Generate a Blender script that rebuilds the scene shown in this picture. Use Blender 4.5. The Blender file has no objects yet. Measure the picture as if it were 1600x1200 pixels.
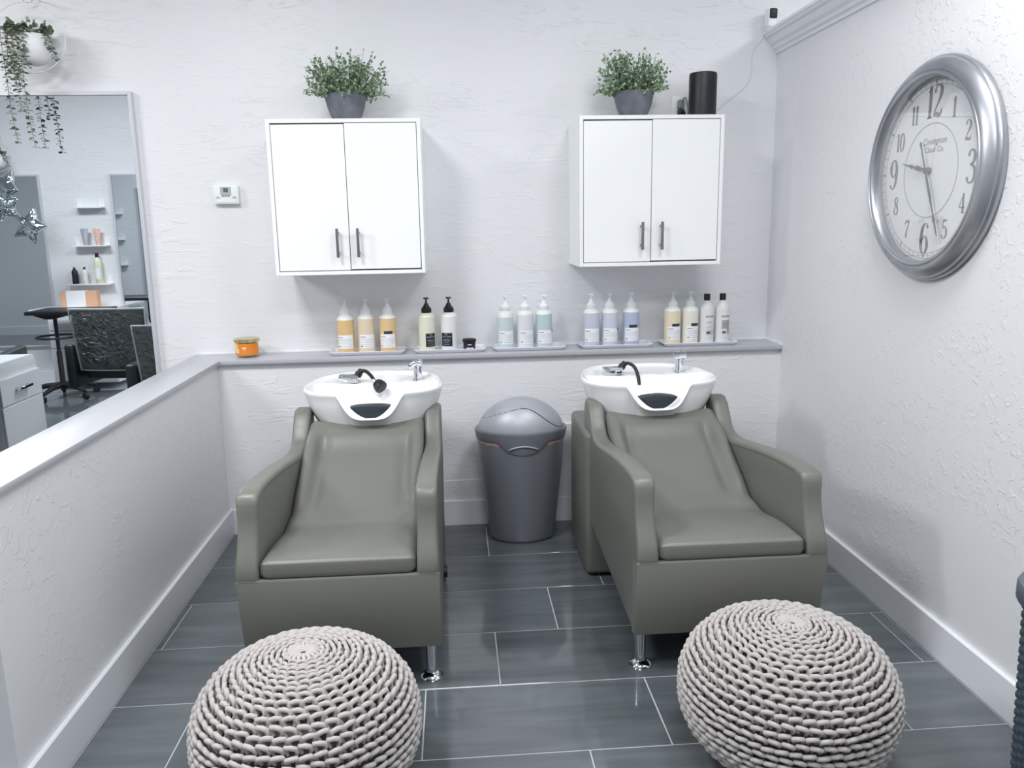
import bpy, bmesh, math, random
from mathutils import Vector, Matrix, noise
random.seed(7)
PI = math.pi
S = bpy.context.scene
COL = S.collection

# ------------------------------------------------------------------ camera
cd = bpy.data.cameras.new('camera'); cam = bpy.data.objects.new('camera', cd); COL.objects.link(cam)
RX = Vector((0.99713481, -0.07373369, -0.01689731))
RD = Vector((-0.03080203, -0.19174652, -0.98096101))
RF = Vector((0.06908987, 0.97867084, -0.19346827))
m = Matrix.Identity(4)
for i in range(3):
    m[i][0] = RX[i]; m[i][1] = -RD[i]; m[i][2] = -RF[i]
m[2][3] = 1.4
cam.matrix_world = m
cd.sensor_width = 36; cd.lens = 1251.237 / 1600 * 36; cd.clip_start = 0.02
S.camera = cam

# ------------------------------------------------------------------ world, lights, exposure
W = bpy.data.worlds.new('world'); S.world = W; W.use_nodes = True
bg = W.node_tree.nodes['Background']; bg.inputs[0].default_value = (0.86, 0.92, 1.0, 1); bg.inputs[1].default_value = 0.34
S.view_settings.view_transform = 'Standard'; S.view_settings.look = 'None'
S.view_settings.gamma = 1.0; S.view_settings.exposure = 0.44; S.view_settings.use_curve_mapping = False
S.cycles.max_bounces = 10; S.cycles.diffuse_bounces = 6; S.cycles.glossy_bounces = 7
S.cycles.caustics_reflective = False; S.cycles.caustics_refractive = False
S.cycles.use_denoising = True
def area(name, loc, sx, sy, power, col=(0.975, 0.985, 1.0), rot=(0, 0, 0)):
    l = bpy.data.lights.new(name, 'AREA'); l.shape = 'RECTANGLE'; l.size = sx; l.size_y = sy
    l.energy = power; l.color = col
    o = bpy.data.objects.new(name, l); o.location = loc; o.rotation_euler = rot; COL.objects.link(o)
    return o
area('ceiling_lamp', (-1.15, 1.75, 2.93), 0.6, 0.6, 36)
area('ceiling_lamp', (1.0, 1.75, 2.93), 0.5, 0.6, 19)
area('ceiling_lamp', (0.15, 0.45, 2.93), 0.9, 0.6, 27)
area('ceiling_lamp', (-3.4, 1.9, 2.93), 1.2, 0.6, 62)
area('ceiling_lamp', (2.6, 2.3, 2.93), 0.6, 1.2, 22)

# ------------------------------------------------------------------ materials
def lin(c):
    c = c / 255.0
    return c / 12.92 if c <= 0.04045 else ((c + 0.055) / 1.055) ** 2.4
def L3(c): return (lin(c[0]), lin(c[1]), lin(c[2]), 1)
MATS = {}
def mat(name, rgb, rough=0.5, metal=0.0, **k):
    if name in MATS: return MATS[name]
    M = bpy.data.materials.new(name); M.use_nodes = True; MATS[name] = M
    N = M.node_tree.nodes; K = M.node_tree.links; b = N['Principled BSDF']
    b.inputs['Base Color'].default_value = L3(rgb); b.inputs['Roughness'].default_value = rough
    b.inputs['Metallic'].default_value = metal
    if 'coat' in k: b.inputs['Coat Weight'].default_value = k['coat']; b.inputs['Coat Roughness'].default_value = 0.08
    if 'spec' in k: b.inputs['Specular IOR Level'].default_value = k['spec']
    if 'sss' in k: b.inputs['Subsurface Weight'].default_value = k['sss']; b.inputs['Subsurface Radius'].default_value = (0.02, 0.02, 0.02)
    if 'sheen' in k: b.inputs['Sheen Weight'].default_value = k['sheen']
    tc = N.new('ShaderNodeTexCoord')
    if 'bump' in k:                     # (scale, strength, distance, detail, stretch)
        sc, st, di, de = k['bump'][:4]; sx = k['bump'][4] if len(k['bump']) > 4 else (1, 1, 1)
        mp = N.new('ShaderNodeMapping'); mp.inputs['Scale'].default_value = sx
        n = N.new('ShaderNodeTexNoise'); n.inputs['Scale'].default_value = sc; n.inputs['Detail'].default_value = de
        bp = N.new('ShaderNodeBump'); bp.inputs['Strength'].default_value = st; bp.inputs['Distance'].default_value = di
        K.new(tc.outputs['Object'], mp.inputs['Vector']); K.new(mp.outputs[0], n.inputs['Vector'])
        K.new(n.outputs[0], bp.inputs['Height']); K.new(bp.outputs[0], b.inputs['Normal'])
    if 'vary' in k:                     # (scale, rgb2, stretch) noise colour variation
        sc, c2 = k['vary'][:2]; sx = k['vary'][2] if len(k['vary']) > 2 else (1, 1, 1)
        mp = N.new('ShaderNodeMapping'); mp.inputs['Scale'].default_value = sx
        n = N.new('ShaderNodeTexNoise'); n.inputs['Scale'].default_value = sc; n.inputs['Detail'].default_value = 4
        r = N.new('ShaderNodeValToRGB'); r.color_ramp.elements[0].position = 0.35; r.color_ramp.elements[1].position = 0.68
        r.color_ramp.elements[0].color = L3(rgb); r.color_ramp.elements[1].color = L3(c2)
        K.new(tc.outputs['Object'], mp.inputs['Vector']); K.new(mp.outputs[0], n.inputs['Vector'])
        K.new(n.outputs[0], r.inputs[0]); K.new(r.outputs[0], b.inputs['Base Color'])
    if 'island' in k:                   # list of colours picked per mesh island
        g = N.new('ShaderNodeNewGeometry'); r = N.new('ShaderNodeValToRGB')
        cs = k['island']; el = r.color_ramp.elements
        while len(el) < len(cs): el.new(0.5)
        for i, c in enumerate(cs): el[i].position = i / (len(cs) - 1); el[i].color = L3(c)
        K.new(g.outputs['Random Per Island'], r.inputs[0]); K.new(r.outputs[0], b.inputs['Base Color'])
    return M

def wall_mat(name, rgb, kind):
    """painted textured drywall: trowelled streaks ('trowel') or broken knockdown ridges ('knock')"""
    M = bpy.data.materials.new(name); M.use_nodes = True; MATS[name] = M
    N = M.node_tree.nodes; K = M.node_tree.links; b = N['Principled BSDF']
    b.inputs['Base Color'].default_value = L3(rgb); b.inputs['Roughness'].default_value = 0.42
    tc = N.new('ShaderNodeTexCoord')
    def nz(scale, detail, sx, dist=0.0, rough=0.5):
        mp = N.new('ShaderNodeMapping'); mp.inputs['Scale'].default_value = sx
        n = N.new('ShaderNodeTexNoise'); n.inputs['Scale'].default_value = scale; n.inputs['Detail'].default_value = detail
        n.inputs['Distortion'].default_value = dist; n.inputs['Roughness'].default_value = rough
        K.new(tc.outputs['Object'], mp.inputs['Vector']); K.new(mp.outputs[0], n.inputs['Vector']); return n
    def ramp(src, a, c):
        r = N.new('ShaderNodeMapRange'); r.inputs['From Min'].default_value = a; r.inputs['From Max'].default_value = c
        r.interpolation_type = 'SMOOTHSTEP'; K.new(src.outputs[0], r.inputs[0]); return r
    def mul(a, c):
        x = N.new('ShaderNodeMath'); x.operation = 'MULTIPLY'; K.new(a.outputs[0], x.inputs[0])
        if isinstance(c, (int, float)): x.inputs[1].default_value = c
        else: K.new(c.outputs[0], x.inputs[1])
        return x
    def add(a, c):
        x = N.new('ShaderNodeMath'); x.operation = 'ADD'; K.new(a.outputs[0], x.inputs[0]); K.new(c.outputs[0], x.inputs[1]); return x
    if kind == 'trowel':
        a = mul(ramp(nz(6, 5, (0.9, 1, 3.4), 1.2), 0.57, 0.60), ramp(nz(2.2, 2, (1, 1, 1)), 0.42, 0.62))
        c = mul(ramp(nz(16, 4, (0.8, 1, 3), 1.0), 0.55, 0.66), 0.35)
        h = add(a, c); dist = 0.0022
    else:
        a = mul(ramp(nz(34, 3, (1, 1, 1), 0.6), 0.56, 0.60), ramp(nz(3.0, 2, (1, 1, 1)), 0.40, 0.60))
        c = mul(nz(60, 2, (1, 1, 1)), 0.25)
        h = add(a, c); dist = 0.0018
    h = add(h, mul(nz(1.6, 2, (1, 1, 1)), 0.9))
    bp = N.new('ShaderNodeBump'); bp.inputs['Strength'].default_value = 0.55; bp.inputs['Distance'].default_value = dist
    K.new(h.outputs[0], bp.inputs['Height']); K.new(bp.outputs[0], b.inputs['Normal'])
    return M

WALLC = (231, 232, 234)
M_wall_t = wall_mat('trowelled_paint', WALLC, 'trowel')
M_wall_k = wall_mat('knockdown_paint', WALLC, 'knock')
M_trim = mat('white_trim_paint', (236, 238, 242), 0.32)
M_cap = mat('grey_cap_paint', (180, 181, 186), 0.28, bump=(14, 0.15, 0.002, 3))
M_ceil = mat('ceiling_paint', (232, 234, 238), 0.8)
M_grout = mat('pale_grout', (182, 187, 192), 0.8)
M_cab = mat('white_melamine', (244, 245, 245), 0.3)
M_dark = mat('dark_gap', (40, 42, 46), 0.7)
M_nickel = mat('brushed_nickel', (135, 135, 138), 0.38, 0.9)
M_chrome = mat('chrome', (225, 228, 232), 0.06, 1.0)
M_leather = mat('sage_grey_vinyl', (113, 114, 107), 0.38, bump=(420, 0.05, 0.0006, 2))
M_seam = mat('seam_thread', (70, 72, 66), 0.7)
M_ceramic = mat('white_ceramic', (246, 247, 248), 0.12, coat=0.6)
M_blackpl = mat('black_plastic', (20, 23, 27), 0.45)
M_gel = mat('dark_gel_pad', (52, 58, 66), 0.35)
M_black = mat('near_black', (16, 17, 19), 0.5)
M_yarn = mat('taupe_cotton_yarn', (184, 178, 175), 0.9, bump=(260, 0.5, 0.0015, 3, (1, 1, 3)), sheen=0.3)
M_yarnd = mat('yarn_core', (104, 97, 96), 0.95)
M_bin = mat('silver_grey_plastic', (134, 138, 146), 0.3, 0.35)
M_binl = mat('silver_lid_plastic', (176, 178, 185), 0.42, 0.25)
M_pink = mat('pink_liner', (214, 160, 150), 0.5)
M_slate = mat('slate_pot', (92, 96, 106), 0.75, vary=(18, (116, 120, 130)), bump=(40, 0.25, 0.002, 4))
M_leaf = mat('small_leaf', (90, 120, 90), 0.55, island=[(74, 106, 80), (108, 142, 106), (138, 168, 128), (190, 206, 180), (92, 122, 98), (160, 178, 142)])
M_trail = mat('eucalyptus_leaf', (100, 115, 95), 0.55, island=[(98, 114, 94), (128, 142, 116), (158, 166, 142), (112, 122, 108)])
M_stem = mat('stem', (110, 108, 86), 0.7)
M_soil = mat('moss', (66, 72, 52), 0.95)
M_silver = mat('antique_silver', (196, 198, 202), 0.36, 0.9, vary=(3, (150, 153, 159), (1, 6, 1)))
M_face = mat('clock_paper', (236, 238, 240), 0.6)
M_print = mat('grey_print', (138, 140, 144), 0.7)
M_printl = mat('light_grey_print', (172, 174, 178), 0.7)
M_hand = mat('clock_hand_grey', (110, 113, 118), 0.45)
M_label = mat('white_label', (240, 241, 243), 0.5)
M_labelb = mat('black_label', (30, 36, 42), 0.5)
M_inkd = mat('dark_ink', (70, 74, 80), 0.6)
M_inkl = mat('pale_ink', (205, 210, 214), 0.6)
M_milky = mat('milky_plastic', (228, 230, 226), 0.35, sss=0.2)
M_pumpw = mat('frosted_white_pump', (232, 235, 238), 0.35, sss=0.2)
M_tray = mat('white_glazed_tray', (232, 233, 240), 0.15, coat=0.4)
M_thermo = mat('thermostat_plastic', (238, 240, 237), 0.4)
M_lcd = mat('lcd_grey', (176, 188, 190), 0.25)
M_shelf = mat('white_shelf', (240, 241, 243), 0.35)
M_dgreen = mat('dark_green_vinyl', (42, 54, 52), 0.4)
M_peach = mat('peach_box', (226, 178, 146), 0.6)
M_gold = mat('pale_gold_metal', (206, 196, 150), 0.25, 0.8)
M_orange = mat('orange_print', (232, 136, 40), 0.4)
M_wax = mat('pale_wax', (238, 214, 160), 0.6)
M_basket = mat('slate_blue_weave', (62, 74, 84), 0.5)
M_wire = mat('white_enamel_wire', (226, 228, 232), 0.3)
M_foil = mat('silver_foil', (205, 215, 218), 0.08, 1.0, bump=(14, 0.5, 0.02, 2))
M_beige = mat('beige_panel', (196, 188, 184), 0.5)
M_tape = mat('blue_tape', (60, 120, 190), 0.7)

def tile_mat():
    M = bpy.data.materials.new('slate_grey_tile'); M.use_nodes = True; MATS['tile'] = M
    N = M.node_tree.nodes; K = M.node_tree.links; b = N['Principled BSDF']
    tc = N.new('ShaderNodeTexCoord'); oi = N.new('ShaderNodeObjectInfo')
    mp = N.new('ShaderNodeMapping'); mp.inputs['Scale'].default_value = (1.1, 9, 1)
    ad = N.new('ShaderNodeVectorMath'); ad.operation = 'ADD'
    K.new(tc.outputs['Object'], ad.inputs[0])
    sc = N.new('ShaderNodeVectorMath'); sc.operation = 'SCALE'; sc.inputs['Scale'].default_value = 13.0
    K.new(oi.outputs['Random'], sc.inputs[0]); K.new(sc.outputs[0], ad.inputs[1]); K.new(ad.outputs[0], mp.inputs['Vector'])
    n = N.new('ShaderNodeTexNoise'); n.inputs['Scale'].default_value = 2.2; n.inputs['Detail'].default_value = 6; n.inputs['Distortion'].default_value = 0.4
    K.new(mp.outputs[0], n.inputs['Vector'])
    r = N.new('ShaderNodeValToRGB'); e = r.color_ramp.elements
    e[0].position = 0.3; e[0].color = L3((84, 90, 94)); e[1].position = 0.72; e[1].color = L3((103, 109, 113))
    K.new(n.outputs[0], r.inputs[0])
    mr = N.new('ShaderNodeMapRange'); mr.inputs['To Min'].default_value = 0.86; mr.inputs['To Max'].default_value = 1.14
    K.new(oi.outputs['Random'], mr.inputs[0])
    h = N.new('ShaderNodeHueSaturation'); K.new(mr.outputs[0], h.inputs['Value']); K.new(r.outputs[0], h.inputs['Color'])
    K.new(h.outputs[0], b.inputs['Base Color'])
    b.inputs['Roughness'].default_value = 0.08
    b.inputs['IOR'].default_value = 1.68
    n2 = N.new('ShaderNodeTexNoise'); n2.inputs['Scale'].default_value = 6
    K.new(tc.outputs['Object'], n2.inputs['Vector'])
    bp = N.new('ShaderNodeBump'); bp.inputs['Strength'].default_value = 0.05; bp.inputs['Distance'].default_value = 0.002
    K.new(n2.outputs[0], bp.inputs['Height']); K.new(bp.outputs[0], b.inputs['Normal'])
    return M
M_tile = tile_mat()

def mirror_mat():
    return mat('mirror_silvering', (226, 232, 236), 0.0, 1.0)
M_mirror = mirror_mat()
def clear_mat(name, fac, rough, bump=None, tint=(1, 1, 1, 1)):
    M = bpy.data.materials.new(name); M.use_nodes = True; MATS[name] = M
    N = M.node_tree.nodes; K = M.node_tree.links; N.remove(N['Principled BSDF']); out = N['Material Output']
    t = N.new('ShaderNodeBsdfTransparent'); t.inputs[0].default_value = tint
    g = N.new('ShaderNodeBsdfGlossy'); g.inputs['Roughness'].default_value = rough
    x = N.new('ShaderNodeMixShader'); fr = N.new('ShaderNodeLayerWeight'); fr.inputs['Blend'].default_value = 0.12
    ad = N.new('ShaderNodeMath'); ad.operation = 'ADD'; ad.inputs[1].default_value = fac
    mm = N.new('ShaderNodeMath'); mm.operation = 'MULTIPLY'; mm.inputs[1].default_value = 0.6
    K.new(fr.outputs['Facing'], mm.inputs[0]); K.new(mm.outputs[0], ad.inputs[0]); K.new(ad.outputs[0], x.inputs[0]); K.new(t.outputs[0], x.inputs[1]); K.new(g.outputs[0], x.inputs[2])
    K.new(x.outputs[0], out.inputs['Surface'])
    if bump:
        tc = N.new('ShaderNodeTexCoord'); n = N.new('ShaderNodeTexNoise'); n.inputs['Scale'].default_value = bump[0]; n.inputs['Detail'].default_value = 4
        n.inputs['Distortion'].default_value = 1.5
        bp = N.new('ShaderNodeBump'); bp.inputs['Strength'].default_value = 1.0; bp.inputs['Distance'].default_value = bump[1]
        K.new(tc.outputs['Object'], n.inputs['Vector']); K.new(n.outputs[0], bp.inputs['Height']); K.new(bp.outputs[0], g.inputs['Normal'])
    return M
M_glass = clear_mat('clear_glass', 0.02, 0.02)
M_plastic = clear_mat('clear_plastic_film', 0.14, 0.10, (16, 0.045))

# ------------------------------------------------------------------ mesh helpers
class MB:
    def __init__(s): s.bm = bmesh.new()
    def box(s, x0, x1, y0, y1, z0, z1, r=0.0, seg=2):
        t = bmesh.new(); bmesh.ops.create_cube(t, size=1)
        for v in t.verts:
            v.co = Vector(((x0 + x1) / 2 + v.co.x * (x1 - x0), (y0 + y1) / 2 + v.co.y * (y1 - y0), (z0 + z1) / 2 + v.co.z * (z1 - z0)))
        if r > 0: bmesh.ops.bevel(t, geom=list(t.edges), offset=r, segments=seg, profile=0.5, affect='EDGES')
        s.merge(t); return s
    def merge(s, t, mtx=None):
        me = bpy.data.meshes.new('tmp'); t.to_mesh(me); t.free()
        if mtx: me.transform(mtx)
        s.bm.from_mesh(me); bpy.data.meshes.remove(me)
    def grid(s, pts, closeu=False, closev=False, capu=False):
        """pts[i][j] quads"""
        V = [[s.bm.verts.new(p) for p in row] for row in pts]
        n, k = len(V), len(V[0])
        for i in range(n if closeu else n - 1):
            for j in range(k if closev else k - 1):
                a, b, c, d = V[i][j], V[i][(j + 1) % k], V[(i + 1) % n][(j + 1) % k], V[(i + 1) % n][j]
                try: s.bm.faces.new((a, b, c, d))
                except ValueError: pass
        if capu:
            s.bm.faces.new(list(reversed(V[0]))); s.bm.faces.new(V[-1])
        return V
    def lathe(s, prof, n=32, c=(0, 0, 0), sx=1, sy=1, caps=True):
        rows = [[(c[0] + r * sx * math.cos(2 * PI * j / n), c[1] + r * sy * math.sin(2 * PI * j / n), c[2] + z) for j in range(n)] for r, z in prof]
        s.grid(rows, closev=True, capu=caps); return s
    def tube(s, path, rad, n=8, closed=False, caps=True):
        P = [Vector(p) for p in path]; m = len(P)
        R = rad if isinstance(rad, (list, tuple)) else [rad] * m
        rows = []; up = None
        for i in range(m):
            if closed: t = P[(i + 1) % m] - P[i - 1]
            else: t = P[min(i + 1, m - 1)] - P[max(i - 1, 0)]
            if t.length < 1e-9: t = Vector((0, 0, 1))
            t.normalize()
            if up is None:
                up = Vector((0, 0, 1)) if abs(t.z) < 0.9 else Vector((1, 0, 0))
            a = up - t * up.dot(t)
            if a.length < 1e-6: a = Vector((1, 0, 0)) - t * t.x
            a.normalize(); up = a; b = t.cross(a)
            rows.append([P[i] + (a * math.cos(2 * PI * j / n) + b * math.sin(2 * PI * j / n)) * R[i] for j in range(n)])
        s.grid(rows, closeu=closed, closev=True, capu=(caps and not closed)); return s
    def prism(s, outline, axis, a0, a1, r=0.0, seg=2):
        """outline of 2D points extruded along axis ('x','y','z') from a0 to a1"""
        def mk(p, a):
            return {'x': (a, p[0], p[1]), 'y': (p[0], a, p[1]), 'z': (p[0], p[1], a)}[axis]
        t = bmesh.new()
        A = [t.verts.new(mk(p, a0)) for p in outline]; B = [t.verts.new(mk(p, a1)) for p in outline]
        n = len(outline); t.faces.new(A); t.faces.new(list(reversed(B)))
        for i in range(n): t.faces.new((A[i], B[i], B[(i + 1) % n], A[(i + 1) % n]))
        bmesh.ops.recalc_face_normals(t, faces=list(t.faces))
        if r > 0:
            ed = [e for e in t.edges if (e.verts[0] in A) == (e.verts[1] in A)]
            ed = [e for e in t.edges if all(v in set(A) for v in e.verts) or all(v in set(B) for v in e.verts)]
            bmesh.ops.bevel(t, geom=ed, offset=r, segments=seg, profile=0.5, affect='EDGES')
        s.merge(t); return s
    def cyl(s, c, r, z0, z1, n=24, bev=0.0):
        if bev: return s.lathe([(r - bev, z0), (r, z0 + bev), (r, z1 - bev), (r - bev, z1)], n, (c[0], c[1], 0))
        return s.lathe([(r, z0), (r, z1)], n, (c[0], c[1], 0))
    def xf(s, mtx): s.bm.transform(mtx); return s
def link_mesh(name, me, mt, parent=None, loc=None):
    o = bpy.data.objects.new(name, me); COL.objects.link(o)
    if mt is not None and not me.materials:
        me.materials.append(mt)
    if parent: o.parent = parent
    if loc: o.location = loc
    return o
def obj(name, mb, mt, parent=None, loc=None, smooth=40, recalc=True):
    bm = mb.bm
    if recalc: bmesh.ops.recalc_face_normals(bm, faces=list(bm.faces))
    if smooth:
        a = math.radians(smooth)
        for f in bm.faces: f.smooth = True
        for e in bm.edges:
            if len(e.link_faces) == 2 and e.calc_face_angle(0) > a: e.smooth = False
    me = bpy.data.meshes.new(name); bm.to_mesh(me); bm.free()
    return link_mesh(name, me, mt, parent, loc)
def tag(o, label=None, cat=None, group=None, kind=None):
    if label: o['label'] = label
    if cat: o['category'] = cat
    if group: o['group'] = group
    if kind: o['kind'] = kind
    return o
def thing(name, label, cat, loc=(0, 0, 0), rz=0, group=None):
    o = bpy.data.objects.new(name, None); COL.objects.link(o); o.location = loc; o.rotation_euler = (0, 0, rz)
    o.empty_display_size = 0.05
    return tag(o, label, cat, group)
def struct(name, mb, mt, parent=None, smooth=30):
    o = obj(name, mb, mt, parent, smooth=smooth)
    if not parent: o['kind'] = 'structure'
    return o
def copy_tree(o, parent=None):
    c = o.copy(); COL.objects.link(c); c.parent = parent
    for ch in [x for x in bpy.data.objects if x.parent == o]: copy_tree(ch, c)
    return c
def smooth(a, b, x):
    t = max(0.0, min(1.0, (x - a) / (b - a))); return t * t * (3 - 2 * t)
def spline(P, n=6):
    """Catmull-Rom through P (tuples of any length)"""
    out = []; m = len(P)
    for i in range(m - 1):
        p0, p1, p2, p3 = P[max(i - 1, 0)], P[i], P[i + 1], P[min(i + 2, m - 1)]
        for k in range(n):
            t = k / n
            out.append(tuple(0.5 * ((2 * b) + (-a + c) * t + (2 * a - 5 * b + 4 * c - d) * t * t + (-a + 3 * b - 3 * c + d) * t ** 3) for a, b, c, d in zip(p0, p1, p2, p3)))
    out.append(tuple(P[-1])); return out
def text_mb(s, size, mtx, spacing=1.0, shear=0.0, bold=0.0, align='CENTER'):
    c = bpy.data.curves.new('t', 'FONT'); c.body = s; c.size = size; c.align_x = align; c.align_y = 'CENTER'
    c.space_character = spacing; c.shear = shear; c.offset = bold; c.extrude = 0.0002; c.resolution_u = 2
    o = bpy.data.objects.new('t', c); COL.objects.link(o)
    dg = bpy.context.evaluated_depsgraph_get(); me = bpy.data.meshes.new_from_object(o.evaluated_get(dg))
    bpy.data.objects.remove(o); bpy.data.curves.remove(c)
    me.transform(mtx); mb = MB(); mb.bm.from_mesh(me); bpy.data.meshes.remove(me); return mb
FRONT = Matrix.Rotation(PI / 2, 4, 'X')          # text plane XY -> XZ, readable from -Y

# ------------------------------------------------------------------ room
YW, YL, XR, XL, XLO = 3.84, 3.65, 1.535, -1.075, -1.21
ZC = 3.0
ZT = 0.83
struct('wall_back', MB().box(-6.6, 4.2, YW, YW + 0.12, 0, ZC), M_wall_t)
struct('wall_back_lower', MB().box(XLO, XR + 0.02, YL, YW, 0, ZT - 0.02), M_wall_t)
struct('wall_right', MB().box(XR, XR + 0.13, -0.9, YW, 0, 2.17), M_wall_k)
struct('wall_half_left', MB().box(XLO, XL, 1.79, YL, 0, ZT - 0.02), M_wall_k)
struct('wall_opposite', MB().box(-6.6, -1.9, -0.27, -0.15, 0, ZC), M_wall_t)
struct('wall_left', MB().box(-6.72, -6.6, -0.27, YW + 0.12, 0, ZC), M_wall_t)
struct('wall_far_right', MB().box(4.2, 4.32, -3.2, YW + 0.12, 0, ZC), M_wall_t)
struct('ceiling', MB().box(-6.72, 4.32, -3.2, YW + 0.12, ZC, ZC + 0.1), M_ceil)
# L-shaped cap over the half wall and the lower back wall
cap = MB().prism([(XR, YW), (XR, 3.625), (-1.055, 3.625), (-1.055, 1.77), (-1.225, 1.77), (-1.225, YW)], 'z', ZT - 0.021, ZT, 0.003, 2)
tag(struct('trim_1', cap, M_cap), 'grey painted cap running along the half wall and the back ledge', None)
# bead of caulk where cap meets right wall and back wall
struct('trim_2', MB().box(XR - 0.006, XR, 3.63, YW, ZT, ZT + 0.008).box(-1.2, XR - 0.006, YW - 0.005, YW, ZT, ZT + 0.006), M_trim)
# baseboards
BH = 0.125
def baseb(name, x0, x1, y0, y1):
    return struct(name, MB().box(x0, x1, y0, y1, 0, BH, 0.003, 1), M_trim)
baseb('baseboard_back', XL + 0.015, XR - 0.015, YL - 0.015, YL)
baseb('baseboard_right', XR - 0.015, XR, -0.9, YL)
baseb('baseboard_left', XL, XL + 0.015, 1.775, YL)
baseb('baseboard_left_end', XLO - 0.015, XL, 1.775, 1.79)
baseb('baseboard_salon', -6.6, XLO - 0.02, YW - 0.015, YW)
baseb('baseboard_opposite', -6.6, -1.9, -0.15, -0.135)
# access panel low on the wall behind the bin
struct('trim_3', MB().box(0.30, 0.93, YL - 0.014, YL, BH, 0.484, 0.002, 1), M_wall_k)
struct('trim_5', MB().box(-0.30, 0.30, YL - 0.003, YL, BH, 0.222, 0.0008, 1), M_wall_k)
# crown moulding on the partition
cp = [(XR, 2.165), (XR - 0.008, 2.165), (XR - 0.010, 2.178), (XR - 0.022, 2.184), (XR - 0.026, 2.196), (XR - 0.040, 2.205), (XR - 0.050, 2.222),
      (XR - 0.052, 2.228), (XR - 0.066, 2.232), (XR - 0.072, 2.242), (XR - 0.078, 2.244), (XR - 0.078, 2.256), (XR, 2.256)]
cr = MB().prism([(x, z) for x, z in cp], 'y', -0.9, YW); struct('trim_4', cr, M_trim, smooth=25)
struct('wall_right_top', MB().box(XR, XR + 0.13, -0.9, YW, 2.17, 2.256), M_trim)

# floor: grout bed + every tile
floor = struct('floor', MB().box(-6.6, 4.2, -3.2, YW, -0.06, -0.0015), M_grout)
TW, TD, G = 0.6832, 0.3345, 0.0042
OFF = [0.118, 0.557, 0.332, 0.108, 0.560, 0.331]       # joint x for rows going toward the camera
def mk_tile(w, d):
    w = round(w, 3); d = round(d, 3); key = (w, d)
    if key not in mk_tile.c:
        t = MB().box(-w / 2, w / 2, -d / 2, d / 2, -0.012, 0, 0.0008, 1)
        bm = t.bm; me = bpy.data.meshes.new('tile')
        for f in bm.faces: f.smooth = False
        bm.to_mesh(me); bm.free(); me.materials.append(M_tile); mk_tile.c[key] = me
    return mk_tile.c[key]
mk_tile.c = {}
def put_tile(x0, x1, y0, y1):
    if x1 - x0 < 0.012 or y1 - y0 < 0.012: return
    o = bpy.data.objects.new('tile', mk_tile(x1 - x0 - G, y1 - y0 - G)); COL.objects.link(o); o.parent = floor
    o.location = ((x0 + x1) / 2, (y0 + y1) / 2, 0)
ytop = 3.597; k = 0
rows = [(3.597, YW, OFF[5])]
while ytop > -0.5:
    rows.append((ytop - TD, ytop, OFF[k % 6])); ytop -= TD; k += 1
for (y0, y1, off) in rows:
    for (a, b, ymax) in ((-6.585, XLO - 0.015 if y1 > 1.95 else XL + 0.015, YW - 0.015), (XL + 0.015, XR - 0.015, YL - 0.015)):
        yy1 = min(y1, ymax)
        if y0 < 0 and a < -2: a2 = -1.9
        else: a2 = a
        n = math.floor((a2 - off) / TW); x = off + n * TW
        while x < b:
            if y1 <= 1.95 and a < -2 and x + TW > b and abs(b - (XL + 0.015)) < 1e-6:
                break                                    # piece handled by the right run
            put_tile(max(x, a2), min(x + TW, b), y0, yy1); x += TW
    if y1 <= 1.95:                                       # tile spanning the open end of the half wall
        n = math.floor((XL + 0.015 - off) / TW); put_tile(off + n * TW, XL + 0.015, y0, y1)

# ------------------------------------------------------------------ wall cabinets
def cabinet(x0, x1, z0, z1, split, hx, label, hz, left_high):
    yf, yb = 3.50, YW
    cx = (x0 + x1) / 2
    t = thing('wall_cabinet', label, 'cabinet', (cx, yb, z0))
    w = (x1 - x0) / 2; h = z1 - z0; d = yb - yf; T = 0.016
    b = MB()
    b.box(-w, -w + T, -d, -0.001, 0, h, 0.0012, 1); b.box(w - T, w, -d, -0.001, 0, h, 0.0012, 1)
    b.box(-w + T, w - T, -d, -0.001, 0, T, 0.0012, 1); b.box(-w + T, w - T, -d, -0.001, h - T, h, 0.0012, 1)
    b.box(-w + T, w - T, -0.012, -0.001, T, h - T)
    obj('carcass', b, M_cab, t)
    sp = split - cx
    g = 0.0025
    obj('inner_shadow_board', MB().box(-w + T, w - T, -d + 0.026, -d + 0.03, T, h - T), M_dark, t)
    for (a, c, hxx, up) in ((-w + T + g, sp - g * 0.6, hx[0] - cx, left_high), (sp + g * 0.6, w - T - g, hx[1] - cx, not left_high)):
        dz = 0.0022 if up else -0.0
        dr = obj('door', MB().box(a, c, -d + 0.002, -d + 0.020, T + 0.002 + (0.001 if up else 0.004), h - T - (0.006 if up else 0.002), 0.001, 1), M_cab, t)
        hb = MB().box(hxx - 0.0055, hxx + 0.0055, -d - 0.034, -d - 0.024, hz[0] - z0, hz[1] - z0, 0.001, 1)
        for zz in (hz[0] - z0 + 0.018, hz[1] - z0 - 0.018):
            hb.tube([(hxx, -d - 0.026, zz), (hxx, -d + 0.003, zz)], 0.0055, 10)
        obj('handle', hb, M_nickel, dr)
    return t
cabinet(-0.752, -0.118, 1.208, 1.848, -0.4345, (-0.482, -0.396), 'white two-door wall cabinet above the left washing chair', (1.281, 1.402), True)
cabinet(0.552, 1.179, 1.219, 1.853, 0.866, (0.823, 0.909), 'white two-door wall cabinet under the black speaker', (1.289, 1.408), True)

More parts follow.
